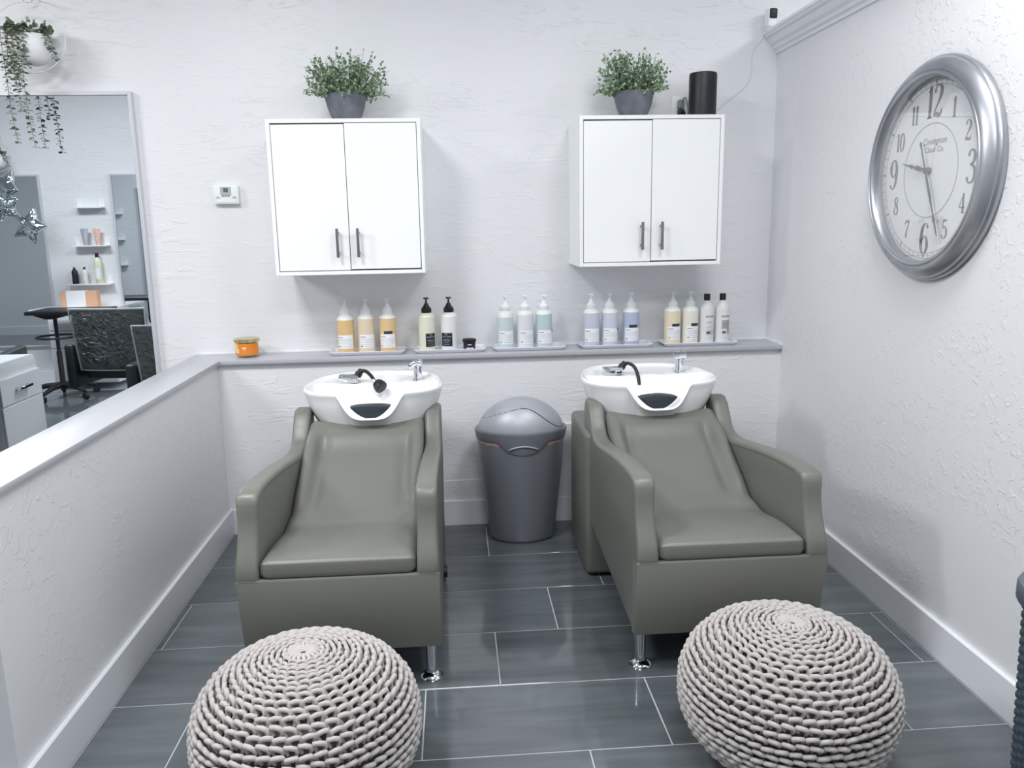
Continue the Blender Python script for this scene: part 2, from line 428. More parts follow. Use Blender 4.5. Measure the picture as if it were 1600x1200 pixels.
# ------------------------------------------------------------------ potted plants on the cabinets
def leaf_quad(bm, p, d, n, l, w):
    """a folded rounded leaf: 6 vertices"""
    d = d.normalized(); s = d.cross(n)
    if s.length < 1e-4: s = Vector((1, 0, 0))
    s.normalize(); n = s.cross(d)
    a = bm.verts.new(p); e = bm.verts.new(p + d * l - n * 0.1 * l)
    l1 = bm.verts.new(p + d * l * 0.35 + s * w * 0.5 + n * 0.06 * l); l2 = bm.verts.new(p + d * l * 0.78 + s * w * 0.42 + n * 0.03 * l)
    r1 = bm.verts.new(p + d * l * 0.35 - s * w * 0.5 + n * 0.06 * l); r2 = bm.verts.new(p + d * l * 0.78 - s * w * 0.42 + n * 0.03 * l)
    c = bm.verts.new(p + d * l * 0.5 - n * 0.03 * l)
    for f in ((a, l1, c), (l1, l2, c), (l2, e, c), (e, r2, c), (r2, r1, c), (r1, a, c)): bm.faces.new(f)
def rnd_unit(r):
    while 1:
        v = Vector((r.uniform(-1, 1), r.uniform(-1, 1), r.uniform(-1, 1)))
        if 0.1 < v.length < 1: return v.normalized()
def potted(x, y, z, label, seed, sx, lean):
    r = random.Random(seed)
    t = thing('potted_plant', label, 'plant', (x, y, z))
    pr = [(0.047, 0), (0.052, 0.002), (0.064, 0.025), (0.078, 0.06), (0.086, 0.095), (0.087, 0.112), (0.084, 0.116), (0.079, 0.115), (0.076, 0.10), (0.07, 0.09)]
    obj('pot', MB().lathe(pr, 40), M_slate, t)
    obj('soil', MB().lathe([(0.074, 0.090), (0.060, 0.100), (0.02, 0.104)], 20), M_soil, t)
    lf = MB(); st = MB()
    for i in range(200):
        az = r.uniform(0, 2 * PI); el = r.uniform(0.12, 1.0) ** 0.8 * PI / 2
        ln = r.uniform(0.10, 0.165) * (1.12 if el > 0.7 else 0.86)
        d = Vector((math.cos(az) * math.cos(el) * sx + lean, math.sin(az) * math.cos(el) * 0.72, math.sin(el) * 1.08))
        p0 = Vector((math.cos(az) * 0.05, math.sin(az) * 0.045, 0.10))
        pts = [p0 + d * ln * s + Vector((0, 0, -0.03 * s * s * (1 - el / 1.7))) + rnd_unit(r) * 0.005 * s for s in (0, 0.33, 0.66, 1.0)]
        st.tube([tuple(p) for p in pts], [0.0011, 0.001, 0.0008, 0.0006], 3)
        for s in range(9):
            f = 0.25 + 0.75 * s / 8; q = f * 3; j = min(int(q), 2); p = pts[j].lerp(pts[j + 1], q - j)
            dirn = (rnd_unit(r) + d.normalized() * 0.5)
            leaf_quad(lf.bm, p + rnd_unit(r) * 0.003, dirn, rnd_unit(r), r.uniform(0.011, 0.018), r.uniform(0.009, 0.013))
    tag(obj('foliage', lf, M_leaf, t, recalc=False), kind='stuff'); tag(obj('stems', st, M_stem, t), kind='stuff')
    return t
potted(-0.438, 3.66, 1.848, 'bushy green plant in a slate pot on the left wall cabinet', 3, 1.12, 0.03)
potted(0.818, 3.66, 1.853, 'bushy green plant in a slate pot beside the black speaker', 11, 0.95, -0.04)

# ------------------------------------------------------------------ speaker, outlet, cable, camera, thermostat
t = thing('speaker', 'tall black cylindrical speaker on top of the right wall cabinet', 'speaker', (1.122, 3.64, 1.853))
obj('body', MB().lathe([(0.055, 0), (0.060, 0.003), (0.0605, 0.18), (0.0595, 0.186)], 40), M_blackpl, t)
obj('top_ring', MB().lathe([(0.0595, 0.186), (0.058, 0.190), (0.052, 0.190), (0.050, 0.187)], 40), M_black, t)
t = thing('wall_outlet', 'white wall outlet partly hidden behind the black speaker', 'outlet', (1.075, YW, 1.86))
obj('cover_plate', MB().box(-0.037, 0.039, -0.006, 0, 0, 0.118, 0.002, 2), M_thermo, t)
obj('receptacle', MB().box(-0.018, 0.018, -0.009, -0.004, 0.062, 0.096, 0.003, 2).box(-0.018, 0.018, -0.009, -0.004, 0.018, 0.052, 0.003, 2), M_label, t)
t = thing('power_plug', 'grey and black plug in the outlet behind the speaker', 'plug', (1.075, YW - 0.009, 1.88))
pm = MB().box(-0.014, 0.014, -0.03, 0, 0.042, 0.078, 0.004, 2).tube(spline([(0.0, -0.03, 0.07), (0.01, -0.045, 0.085), (0.022, -0.04, 0.06), (0.03, -0.03, 0.03), (0.03, -0.02, -0.01)], 5), 0.003, 8)
obj('grey_plug', pm, mat('grey_plug_plastic', (150, 152, 156), 0.4), t)
obj('black_plug', MB().box(-0.014, 0.014, -0.035, 0, 0.0, 0.036, 0.005, 2).tube(spline([(-0.004, -0.035, 0.018), (0.004, -0.045, 0.026), (0.014, -0.04, 0.012), (0.018, -0.03, -0.02)], 5), 0.0035, 8), M_blackpl, t)
cb = MB().tube(spline([(1.462, YW - 0.01, 2.25), (1.452, YW - 0.004, 2.225), (1.42, YW - 0.004, 2.19), (1.409, YW - 0.004, 2.15), (1.408, YW - 0.004, 2.09), (1.39, YW - 0.004, 2.03), (1.33, YW - 0.004, 1.975),
                       (1.27, YW - 0.004, 1.93), (1.235, YW - 0.004, 1.885), (1.215, YW - 0.006, 1.80), (1.20, YW - 0.006, 1.7)], 6), 0.0024, 6)
tag(obj('camera_cable', cb, M_wire), 'thin white cable running down the wall from the security camera', 'cable')
t = thing('security_camera', 'small white security camera with black face perched on the crown moulding', 'camera', (1.474, 3.79, 2.253), rz=0.15)
obj('base', MB().lathe([(0.024, 0), (0.025, 0.006), (0.012, 0.010), (0.009, 0.014)], 24), M_label, t)
obj('body', MB().box(-0.023, 0.023, -0.022, 0.022, 0.012, 0.094, 0.010, 4), M_label, t)
lens = MB().box(-0.018, 0.018, -0.0245, -0.018, 0.047, 0.090, 0.006, 3)
fp = obj('face_plate', lens, M_black, t)
obj('lens', MB().lathe([(0.007, 0), (0.006, 0.002), (0.002, 0.0025)], 16).xf(Matrix.Translation((0, -0.0243, 0.073)) @ Matrix.Rotation(PI / 2, 4, 'X')), M_blackpl, fp)
t = thing('thermostat', 'white square thermostat with grey screen on the back wall', 'thermostat', (-1.016, YW, 1.52))
obj('housing', MB().box(-0.055, 0.055, -0.028, 0, 0, 0.082, 0.004, 3), M_thermo, t)
sc = obj('screen', MB().box(-0.024, 0.024, -0.0295, -0.026, 0.040, 0.076, 0.001, 1), M_lcd, t)
obj('digits', MB().box(-0.009, -0.001, -0.0302, -0.029, 0.052, 0.070).box(0.001, 0.010, -0.0302, -0.029, 0.052, 0.070), mat('lcd_digit', (70, 88, 86), 0.5), sc)
for dx in (-0.014, -0.001, 0.012): obj('button', MB().box(dx - 0.005, dx + 0.005, -0.0305, -0.027, 0.034, 0.0385, 0.0008, 1), mat('button_grey', (110, 114, 116), 0.5), t)
for dx in (-0.036, 0.037): obj('button', MB().box(dx - 0.008, dx + 0.008, -0.0302, -0.027, 0.025, 0.034, 0.001, 1), mat('button_pale', (190, 193, 190), 0.5), t)
obj('lower_flap', MB().box(-0.040, 0.040, -0.0298, -0.027, 0.006, 0.018, 0.001, 1), M_thermo, t)

# ------------------------------------------------------------------ wall clock
def clock():
    t = thing('wall_clock', 'large round silver-framed wall clock on the right wall', 'clock', (XR, 2.52, 1.55), rz=-PI / 2)
    MX = Matrix.Rotation(PI / 2, 4, 'X')            # lathe axis z -> -y (toward the room)
    pr = [(0.336, 0.0), (0.344, 0.003), (0.346, 0.012), (0.344, 0.020), (0.339, 0.024), (0.339, 0.028), (0.333, 0.036), (0.322, 0.047), (0.311, 0.054), (0.304, 0.056),
          (0.300, 0.053), (0.298, 0.054), (0.296, 0.056), (0.291, 0.056), (0.286, 0.053), (0.283, 0.048), (0.2825, 0.018)]
    b = MB(); n = 128
    b.grid([[(r * math.cos(2 * PI * j / n), r * math.sin(2 * PI * j / n), z) for j in range(n)] for r, z in pr], closev=True)
    obj('frame', b.xf(MX), M_silver, t, smooth=50)
    face = obj('dial', MB().lathe([(0.33, 0.0), (0.33, 0.014), (0.283, 0.016)], 96).xf(MX), M_face, t)
    yf = -0.0165
    def ribbon(mb, P, ox, oz, h, n=7):
        pts = spline(P, n); rows = []
        for i, (x, z, w) in enumerate(pts):
            a = pts[max(i - 1, 0)]; c = pts[min(i + 1, len(pts) - 1)]
            dx, dz = c[0] - a[0], c[1] - a[1]; l = math.hypot(dx, dz) or 1; nx, nz = -dz / l, dx / l
            rows.append([(ox + (x + nx * w / 2) * h, yf - 0.0006, oz + (z + nz * w / 2) * h), (ox + (x - nx * w / 2) * h, yf - 0.0006, oz + (z - nz * w / 2) * h)])
        mb.grid(rows)
    th, tk = 0.045, 0.15
    GL = {
        '1': (0.34, [[(0.17, 0, tk), (0.17, 0.5, tk), (0.17, 0.98, tk)], [(0.17, 0.93, th), (0.08, 0.84, th), (0.03, 0.82, th)], [(0.04, 0.015, .04), (0.30, 0.015, .04)]]),
        '2': (0.5, [[(0.08, 0.76, 0.12), (0.07, 0.86, 0.07), (0.16, 0.97, th), (0.28, 0.97, 0.07), (0.39, 0.86, tk), (0.39, 0.70, tk), (0.30, 0.50, 0.09), (0.14, 0.26, th), (0.05, 0.06, th)],
                    [(0.05, 0.07, 0.10), (0.20, 0.09, 0.12), (0.33, 0.05, 0.12), (0.43, 0.09, 0.06), (0.45, 0.24, 0.03)]]),
        '3': (0.5, [[(0.08, 0.80, 0.12), (0.10, 0.91, 0.06), (0.20, 0.98, th), (0.32, 0.92, 0.10), (0.37, 0.79, tk), (0.32, 0.62, 0.10), (0.18, 0.54, th)],
                    [(0.18, 0.54, th), (0.33, 0.49, 0.09), (0.42, 0.32, tk), (0.38, 0.12, 0.11), (0.24, 0.01, th), (0.10, 0.06, 0.06), (0.06, 0.18, 0.12)]]),
        '4': (0.52, [[(0.34, 0, tk), (0.34, 0.5, tk), (0.34, 0.98, tk * 0.6)], [(0.33, 0.96, th), (0.18, 0.62, th), (0.03, 0.29, th)], [(0.03, 0.27, .05), (0.5, 0.27, .05)], [(0.22, 0.015, .04), (0.47, 0.015, .04)]]),
        '5': (0.5, [[(0.11, 0.96, 0.12), (0.25, 0.93, 0.11), (0.42, 0.96, 0.05)], [(0.11, 0.97, th), (0.10, 0.75, th), (0.09, 0.54, th)],
                    [(0.09, 0.54, th), (0.22, 0.62, 0.06), (0.36, 0.53, 0.11), (0.42, 0.33, tk), (0.37, 0.12, 0.11), (0.22, 0.01, th), (0.09, 0.06, 0.06), (0.06, 0.18, 0.12)]]),
        '6': (0.52, [[(0.41, 0.84, 0.11), (0.36, 0.95, 0.05), (0.25, 0.97, th), (0.13, 0.82, 0.11), (0.08, 0.55, tk), (0.09, 0.25, tk), (0.17, 0.05, 0.09), (0.26, 0.01, th), (0.37, 0.08, 0.09), (0.43, 0.28, tk), (0.38, 0.48, 0.10), (0.27, 0.56, th), (0.14, 0.46, th), (0.09, 0.36, th)]]),
        '7': (0.5, [[(0.06, 0.72, 0.04), (0.08, 0.86, 0.07), (0.20, 0.93, 0.12), (0.34, 0.88, 0.11), (0.45, 0.95, 0.05)], [(0.45, 0.95, th), (0.33, 0.62, 0.07), (0.22, 0.30, 0.12), (0.19, 0.0, tk)]]),
        '8': (0.5, [[(0.25, 0.98, th), (0.13, 0.90, 0.10), (0.10, 0.77, 0.12), (0.17, 0.62, 0.13), (0.33, 0.46, 0.14), (0.42, 0.26, 0.12), (0.37, 0.08, 0.09), (0.25, 0.01, th), (0.12, 0.07, 0.08), (0.07, 0.24, 0.10), (0.14, 0.42, 0.06), (0.31, 0.60, th), (0.38, 0.77, 0.08), (0.34, 0.92, 0.07), (0.25, 0.98, th)]]),
        '0': (0.5, [[(0.25, 0.98, th), (0.12, 0.84, 0.11), (0.07, 0.5, tk), (0.12, 0.16, 0.11), (0.25, 0.01, th), (0.38, 0.16, 0.11), (0.43, 0.5, tk), (0.38, 0.84, 0.11), (0.25, 0.98, th)]]),
    }
    GL['9'] = (0.52, [[(0.52 - x, 0.99 - z, w) for x, z, w in GL['6'][1][0]]])
    for hr in range(1, 13):
        big = hr % 3 == 0; h = 0.098 if big else 0.059
        a = math.radians(30 * hr); rr = 0.211 if big else 0.209
        s = str(hr); wt = sum(GL[c][0] for c in s) * h * (1.0); x = rr * math.sin(a) - wt / 2; z = rr * math.cos(a) - h / 2
        nb = MB()
        for c in s:
            for P in GL[c][1]: ribbon(nb, P, x, z, h)
            x += GL[c][0] * h
        obj('numeral', nb, M_print, face, smooth=0, recalc=False)
    tr = MB()
    def ring(r0, r1, n=96):
        tr.grid([[(r * math.cos(2 * PI * j / n), yf - 0.0005, r * math.sin(2 * PI * j / n)) for j in range(n)] for r in (r0, r1)], closev=True)
    ring(0.2585, 0.2597); ring(0.2745, 0.2757); ring(0.144, 0.1457)
    for i in range(60):
        a = 2 * PI * i / 60; w = 0.0045 if i % 5 == 0 else 0.0012
        c, s_ = math.sin(a), math.cos(a)
        tr.grid([[(c * r + s_ * w / 2, yf - 0.0005, s_ * r - c * w / 2), (c * r - s_ * w / 2, yf - 0.0005, s_ * r + c * w / 2)] for r in (0.259, 0.275)])
    obj('minute_track', tr, M_print, face, smooth=0, recalc=False)
    tm = text_mb('Covington', 0.030, Matrix.Translation((0.012, yf - 0.0006, 0.090)) @ FRONT, 1.02, 0.35)
    obj('lettering', tm, M_printl, face, smooth=0)
    tm = text_mb('Clock Co.', 0.025, Matrix.Translation((0.014, yf - 0.0006, 0.064)) @ FRONT, 1.0, 0.35)
    obj('lettering', tm, M_printl, face, smooth=0)
    def hand(name, ang, P, y):
        hb = MB(); up = [(w / 2, d) for d, w in P]; outl = [(-w, d) for w, d in up] + [(w, d) for w, d in reversed(up)]
        hb.prism(outl, 'y', y, y - 0.0015)
        return obj(name, hb.xf(Matrix.Rotation(math.radians(ang), 4, 'Y')), M_hand, t)
    hand('hour_hand', 282, [(0.0, 0.008), (0.025, 0.008), (0.04, 0.014), (0.055, 0.016), (0.072, 0.008), (0.080, 0.006), (0.086, 0.012), (0.090, 0.016), (0.096, 0.008), (0.150, 0.001)], -0.026)
    hand('minute_hand', 156.5, [(-0.098, 0.008), (-0.092, 0.013), (-0.086, 0.008), (-0.07, 0.005), (0.0, 0.007), (0.04, 0.010), (0.08, 0.012), (0.12, 0.007), (0.150, 0.006), (0.160, 0.014), (0.168, 0.016), (0.178, 0.007), (0.21, 0.005), (0.222, 0.002)], -0.030)
    obj('hand_hub', MB().lathe([(0.010, 0.016), (0.010, 0.032), (0.007, 0.034), (0.001, 0.034)], 20).xf(MX), M_nickel, t)
    obj('glass', MB().lathe([(0.2828, 0.040), (0.2828, 0.0415)], 96).xf(MX), M_glass, t)
clock()

# ------------------------------------------------------------------ backwash chairs
def chair(cx, shear, boff, label, right):
    Y0 = 2.22
    t = thing('backwash_chair', label, 'chair', (cx, Y0, 0))
    def warp(mb):
        for v in mb.bm.verts:
            y = v.co.y; v.co.x = v.co.x * (1 - 0.05 * max(0, min(1, y / 0.8))) + shear * y
        return mb
    hw = 0.296; aw = 0.066
    # side panel outlines (y, z)
    low = [(0.045, 0.146), (0.004, 0.397)]
    front = [(0.004, 0.40), (0.004, 0.425), (0.012, 0.452), (0.026, 0.480), (0.040, 0.510), (0.051, 0.545), (0.056, 0.580), (0.057, 0.612), (0.064, 0.632), (0.080, 0.644)]
    top = [(0.12, 0.649), (0.20, 0.648), (0.30, 0.641), (0.42, 0.628), (0.54, 0.611), (0.63, 0.599), (0.69, 0.598), (0.735, 0.606), (0.765, 0.628), (0.79, 0.665), (0.815, 0.702), (0.845, 0.722), (0.878, 0.722), (0.90, 0.70), (0.91, 0.66)]
    back = [(0.90, 0.5), (0.86, 0.36), (0.80, 0.238)]
    outl = low + front + top + back
    for sgn in (-1, 1):
        a, b = (-hw, -hw + aw) if sgn < 0 else (hw - aw, hw)
        mb = MB().prism(outl, 'x', a, b, 0.0, 1)
        bm = mb.bm
        # slice the flat sides into the rounded pad: bevel the long rim edges only
        rim = [e for e in bm.edges if abs(e.verts[0].co.x - e.verts[1].co.x) < 1e-6]
        bmesh.ops.bevel(bm, geom=rim, offset=0.014, segments=4, profile=0.5, affect='EDGES', clamp_overlap=True)
        # the front of the pad swells at the top and the foot, waists between
        for v in bm.verts:
            if v.co.y < 0.09 and v.co.z > 0.40:
                w = math.sin((v.co.z - 0.40) / 0.25 * PI); c = (a + b) / 2
                v.co.x = c + (v.co.x - c) * (1.04 - 0.10 * w)
        ar = obj('armrest', warp(mb), M_leather, t, smooth=50)
        sx = a + 0.010 if sgn > 0 else b - 0.010
        # stitched seam line along the inner rim of the pad
        sp = [(sx + (0.0125 if False else 0) , y, z + 0.0) for y, z in spline([(p[0], p[1]) for p in top[:10]], 4)]
        seam = MB().tube([((a - 0.0004) if sgn > 0 else (b + 0.0004), y, z - 0.016) for (_, y, z) in sp], 0.0009, 4)
        obj('seam', warp(seam), M_seam, ar)
        hs = MB().tube([(a + 0.004, 0.0005, 0.402), (b - 0.004, 0.0005, 0.402)], 0.0012, 4)
        obj('seam', warp(hs), M_seam, ar)
    fp = MB().prism([(0.044, 0.143), (0.0015, 0.394), (0.004, 0.3985), (0.07, 0.3985), (0.07, 0.143)], 'x', -hw - 0.001, hw + 0.001, 0.006, 3)
    obj('front_panel', warp(fp), M_leather, t, smooth=50)
    obj('underframe', warp(MB().prism([(0.07, 0.146), (0.07, 0.33), (0.78, 0.33), (0.78, 0.245)], 'x', -hw + aw - 0.005, hw - aw + 0.005)), M_black, t)
    # one sweep of upholstery, parted where seat meets back
    iw = hw - aw - 0.003
    prof = [(0.014, 0.400), (0.009, 0.410), (0.009, 0.440), (0.013, 0.449), (0.028, 0.455), (0.10, 0.457), (0.17, 0.455), (0.24, 0.446), (0.31, 0.436), (0.36, 0.434), (0.41, 0.446),
            (0.47, 0.478), (0.54, 0.520), (0.62, 0.570), (0.70, 0.622), (0.77, 0.664), (0.80, 0.680), (0.815, 0.680), (0.822, 0.668)]
    pp = spline(prof, 4); cut = min(range(len(pp)), key=lambda i: abs(pp[i][0] - 0.385))
    nx = 40
    def surf(i, u):
        y, z = pp[i]; a = pp[max(i - 1, 0)]; c = pp[min(i + 1, len(pp) - 1)]
        ty, tz = c[0] - a[0], c[1] - a[1]; l = math.hypot(ty, tz) or 1; ny, nz = -tz / l, ty / l
        x = u * iw; e = 1 - abs(u)
        o = -0.014 * (1 - smooth(0, 0.08, e)) * 1.0
        bk = smooth(0.40, 0.50, y) * (1 - smooth(0.70, 0.79, y))
        g = math.exp(-((abs(u) - 0.70) / 0.10) ** 2); wing = smooth(0.72, 0.86, abs(u))
        o += bk * (-0.012 * g + 0.018 * wing)
        o += 0.009 * math.exp(-((y - 0.735) / 0.03) ** 2) * (1 - wing) * smooth(0, 0.3, e) - 0.006 * math.exp(-((y - 0.66) / 0.035) ** 2) * (1 - wing)
        cr = math.exp(-((y - 0.37) / 0.05) ** 2); o += cr * (0.020 * smooth(0.5, 0.95, abs(u)) - 0.004)
        o += 0.006 * math.exp(-((y - 0.24) / 0.10) ** 2) * math.exp(-((abs(u) - 0.72) / 0.14) ** 2)
        o -= 0.012 * (1 - u * u) * smooth(0.74, 0.80, y)
        o += 0.0018 * noise.noise(Vector((x * 6 + cx * 5, y * 6, 0)))
        return (x, y + ny * o, z + nz * o)
    for nm, i0, i1 in (('seat_cushion', 0, cut), ('backrest', cut, len(pp) - 1)):
        mb = MB(); G1 = [[surf(i, -1 + 2 * j / nx) for j in range(nx + 1)] for i in range(i0, i1 + 1)]
        V = mb.grid(G1); bm = mb.bm
        low_v = []
        for i in range(len(G1)):
            y, z = pp[i0 + i]; zb = 0.400 if nm == 'seat_cushion' else max(0.39, z - 0.07)
            low_v.append([bm.verts.new((-iw, min(max(y, 0.018), 0.80), min(zb, G1[i][0][2] - 0.0005))), bm.verts.new((iw, min(max(y, 0.018), 0.80), min(zb, G1[i][-1][2] - 0.0005)))])
        for i in range(len(G1) - 1):
            bm.faces.new((V[i][0], V[i + 1][0], low_v[i + 1][0], low_v[i][0])); bm.faces.new((V[i + 1][-1], V[i][-1], low_v[i][1], low_v[i + 1][1]))
            bm.faces.new((low_v[i][0], low_v[i + 1][0], low_v[i + 1][1], low_v[i][1]))
        bm.faces.new(V[0] + [low_v[0][1], low_v[0][0]]); bm.faces.new(list(reversed(V[-1])) + [low_v[-1][0], low_v[-1][1]])
        obj(nm, warp(mb), M_leather, t, smooth=60)
    # chrome front legs
    for sgn in (-1, 1):
        lx = sgn * (hw - 0.038); ly = 0.115
        lg = obj('leg', MB().lathe([(0.017, 0.016), (0.017, 0.152)], 24, (lx, ly, 0)), M_chrome, t)
        obj('foot', MB().lathe([(0.036, 0.0), (0.037, 0.004), (0.034, 0.010), (0.024, 0.016), (0.018, 0.020)], 28, (lx, ly, 0)), M_chrome, lg)
    # pedestal box carrying the basin
    pd = MB().box(-0.272, 0.272, 0.775, 1.20, 0.012, 0.598, 0.022, 4)
    if right:
        pd = MB().box(-0.292, 0.262, 0.775, 1.20, 0.012, 0.60, 0.022, 4)
    obj('pedestal', pd.xf(Matrix.Translation((shear * 0.9, 0, 0))), M_leather, t, smooth=50)
    obj('pedestal_foot', MB().box(-0.24, 0.24, 0.80, 1.18, 0.0, 0.014), M_black, t)
    if not right:
        fw = MB().lathe([(0.012, -0.012), (0.022, -0.012), (0.024, -0.004), (0.024, 0.004), (0.022, 0.012), (0.012, 0.012)], 20).xf(Matrix.Translation((0.292, 0.80, 0.045)) @ Matrix.Rotation(PI / 2, 4, 'Y'))
        obj('caster', fw, M_black, t)
    # basin
    BX, BY = boff, 0.985
    A, B, EX = 0.277, 0.232, 3.0
    N = 400; ZR = 0.792; ZB = 0.655
    rim = []
    for j in range(N):
        th = 2 * PI * j / N; c, s = math.cos(th), math.sin(th)
        x = A * math.copysign(abs(c) ** (2 / EX), c); y = B * math.copysign(abs(s) ** (2 / EX), s)
        x *= 1 - 0.13 * smooth(-0.4, 1.0, y / B)
        sc2 = 0.0
        if y < 0 and abs(x) < 0.135:
            q = abs(x) / 0.135; sc2 = smooth(0, 1, max(0.0, 1 - q ** 2.1)) ** 0.85
        rim.append((x, y - 0.030 * sc2, ZR - 0.092 * sc2 + 0.002 * smooth(0, 1, y / B), sc2))
    spec = [('o', 0.50, 0.0), ('o', 0.56, 0.06), ('o', 0.68, 0.22), ('o', 0.80, 0.44), ('o', 0.90, 0.66), ('o', 0.965, 0.84), ('o', 0.995, 0.94), ('o', 1.0, 0.975), ('o', 0.99, 0.995),
            ('r', 0.975, 0.003), ('r', 0.955, 0.002), ('r', 0.937, -0.006), ('i', 0.915, 0.10), ('i', 0.86, 0.22), ('i', 0.76, 0.42), ('i', 0.62, 0.66), ('i', 0.46, 0.86), ('i', 0.28, 0.97), ('i', 0.10, 1.0)]
    rows = []
    for kd, kk, f in spec:
        row = []
        for (x, y, zr, sc) in rim:
            px, py = x * kk, y * kk
            if kd == 'o':
                z = min(0.52 + (ZR - 0.52) * f, zr - (0.036 * (1 - f) / 0.34 if f > 0.6 else 0.036 + (0.66 - f) * 0.28))
                if f < 0.9: py = (y + 0.030 * sc) * kk
                elif f < 0.96: py = y + 0.006
            elif kd == 'r': z = zr + f
            else:
                D = 0.88 * smooth(0.00, 0.05, py); z = zr - 0.006 - (max(zr - ZB - 0.006, 0.004)) * f * (1 - D)
            row.append((BX + px, BY + py, z))
        rows.append(row)
    mb = MB(); mb.grid(rows, closev=True, capu=True)
    basin = obj('basin', mb, M_ceramic, t, smooth=60)
    # neck pad resting in the scoop
    pad = []
    for k in range(13):
        u = -1 + 2 * k / 12; pad.append((BX + u * 0.076, 0.694 + 0.046 * (abs(u) ** 2.0)))
    top_ = [(BX + 0.076 - 0.152 * k / 8, 0.742 + 0.004 * math.sin(k / 8 * PI) * (1 if not right else 2.2)) for k in range(9)]
    obj('neck_rest', MB().prism(pad + top_[1:-1], 'y', 0.752, 0.80, 0.004, 2), M_gel, basin)
    # faucet
    fx, fy, fz = BX + 0.168, 1.075, 0.779
    fb = MB().lathe([(0.022, -0.006), (0.022, 0.004), (0.0175, 0.007), (0.0175, 0.052)], 28, (fx, fy, fz))
    if right:
        fb.lathe([(0.021, 0.052), (0.0215, 0.056), (0.021, 0.072), (0.016, 0.074)], 28, (fx, fy, fz))
        fb.prism([(-0.010, 0.055), (-0.034, 0.070), (-0.036, 0.080), (-0.024, 0.083), (0.018, 0.078), (0.02, 0.068)], 'x', -0.021, 0.021, 0.003, 2) if False else None
        lv = MB().box(-0.024, 0.026, -0.03, 0.02, 0, 0.016, 0.004, 2).xf(Matrix.Translation((fx, fy, fz + 0.068)) @ Matrix.Rotation(-0.12, 4, 'Y') @ Matrix.Rotation(0.2, 4, 'X'))
    else:
        lv = MB().lathe([(0.019, 0), (0.0195, 0.008), (0.012, 0.015)], 24).xf(Matrix.Translation((fx, fy, fz + 0.05)))
        lv.tube(spline([(fx + 0.016, fy, fz + 0.068), (fx, fy - 0.004, fz + 0.073), (fx - 0.02, fy - 0.01, fz + 0.068), (fx - 0.036, fy - 0.014, fz + 0.054)], 4), [0.016] * 4 + [0.0145] * 4 + [0.012] * 4 + [0.008], 12)
    fo = obj('faucet', fb, M_chrome, basin)
    obj('lever', lv, M_chrome, basin)
    # mixer block with black hose
    vx, vy, vz = BX - 0.115, 1.08, 0.782
    vb = MB().box(-0.042, 0.038, -0.022, 0.022, -0.006, 0.026, 0.004, 2).xf(Matrix.Translation((vx, vy, vz)) @ Matrix.Rotation(0.12 if right else 0.0, 4, 'Z'))
    vb.box(vx + 0.008, vx + 0.034, vy - 0.030, vy - 0.018, vz + 0.000, vz + 0.014, 0.002, 1)
    obj('mixer', vb, M_chrome, basin)
    nut = MB().lathe([(0.010, 0), (0.015, 0.003), (0.0155, 0.014), (0.012, 0.022), (0.0135, 0.027), (0.010, 0.034)], 14).xf(Matrix.Translation((vx + 0.040, vy, vz + 0.028)) @ Matrix.Rotation(0.7, 4, 'Y') @ Matrix.Translation((0, 0, -0.012)))
    if right:
        hp = [(vx + 0.046, vy, vz + 0.038), (vx + 0.066, vy - 0.004, vz + 0.040), (vx + 0.088, vy - 0.016, vz + 0.026), (vx + 0.100, vy - 0.034, vz - 0.008), (vx + 0.102, vy - 0.05, vz - 0.045)]
        nut.tube(spline(hp, 6), 0.0075, 10)
        obj('spray_hose', nut, M_blackpl, basin)
    else:
        hp = [(vx + 0.046, vy, vz + 0.038), (vx + 0.066, vy - 0.010, vz + 0.042), (vx + 0.090, vy - 0.035, vz + 0.030), (vx + 0.108, vy - 0.065, vz + 0.012)]
        nut.tube(spline(hp, 6), 0.0075, 10)
        obj('spray_hose', nut, M_blackpl, basin)
        e = Vector(hp[-1]); d = Vector((0.55, -0.55, -0.45)).normalized()
        q = d.to_track_quat('Z', 'Y').to_matrix().to_4x4()
        obj('hose_collar', MB().lathe([(0.007, -0.004), (0.0065, 0.018)], 14).xf(Matrix.Translation(e) @ q), M_chrome, basin)
        obj('spray_head', MB().lathe([(0.008, 0.014), (0.020, 0.020), (0.024, 0.030), (0.027, 0.044), (0.027, 0.052), (0.022, 0.056)], 18).xf(Matrix.Translation(e) @ q), M_blackpl, basin)
    return t
chair(-0.3635, 0.022, 0.036, 'grey-green backwash chair under the left wall cabinet, its spray head lying out on the basin', False)
chair(0.8225, -0.035, -0.045, 'grey-green backwash chair nearest the wall clock, between the silver bin and the right wall', True)

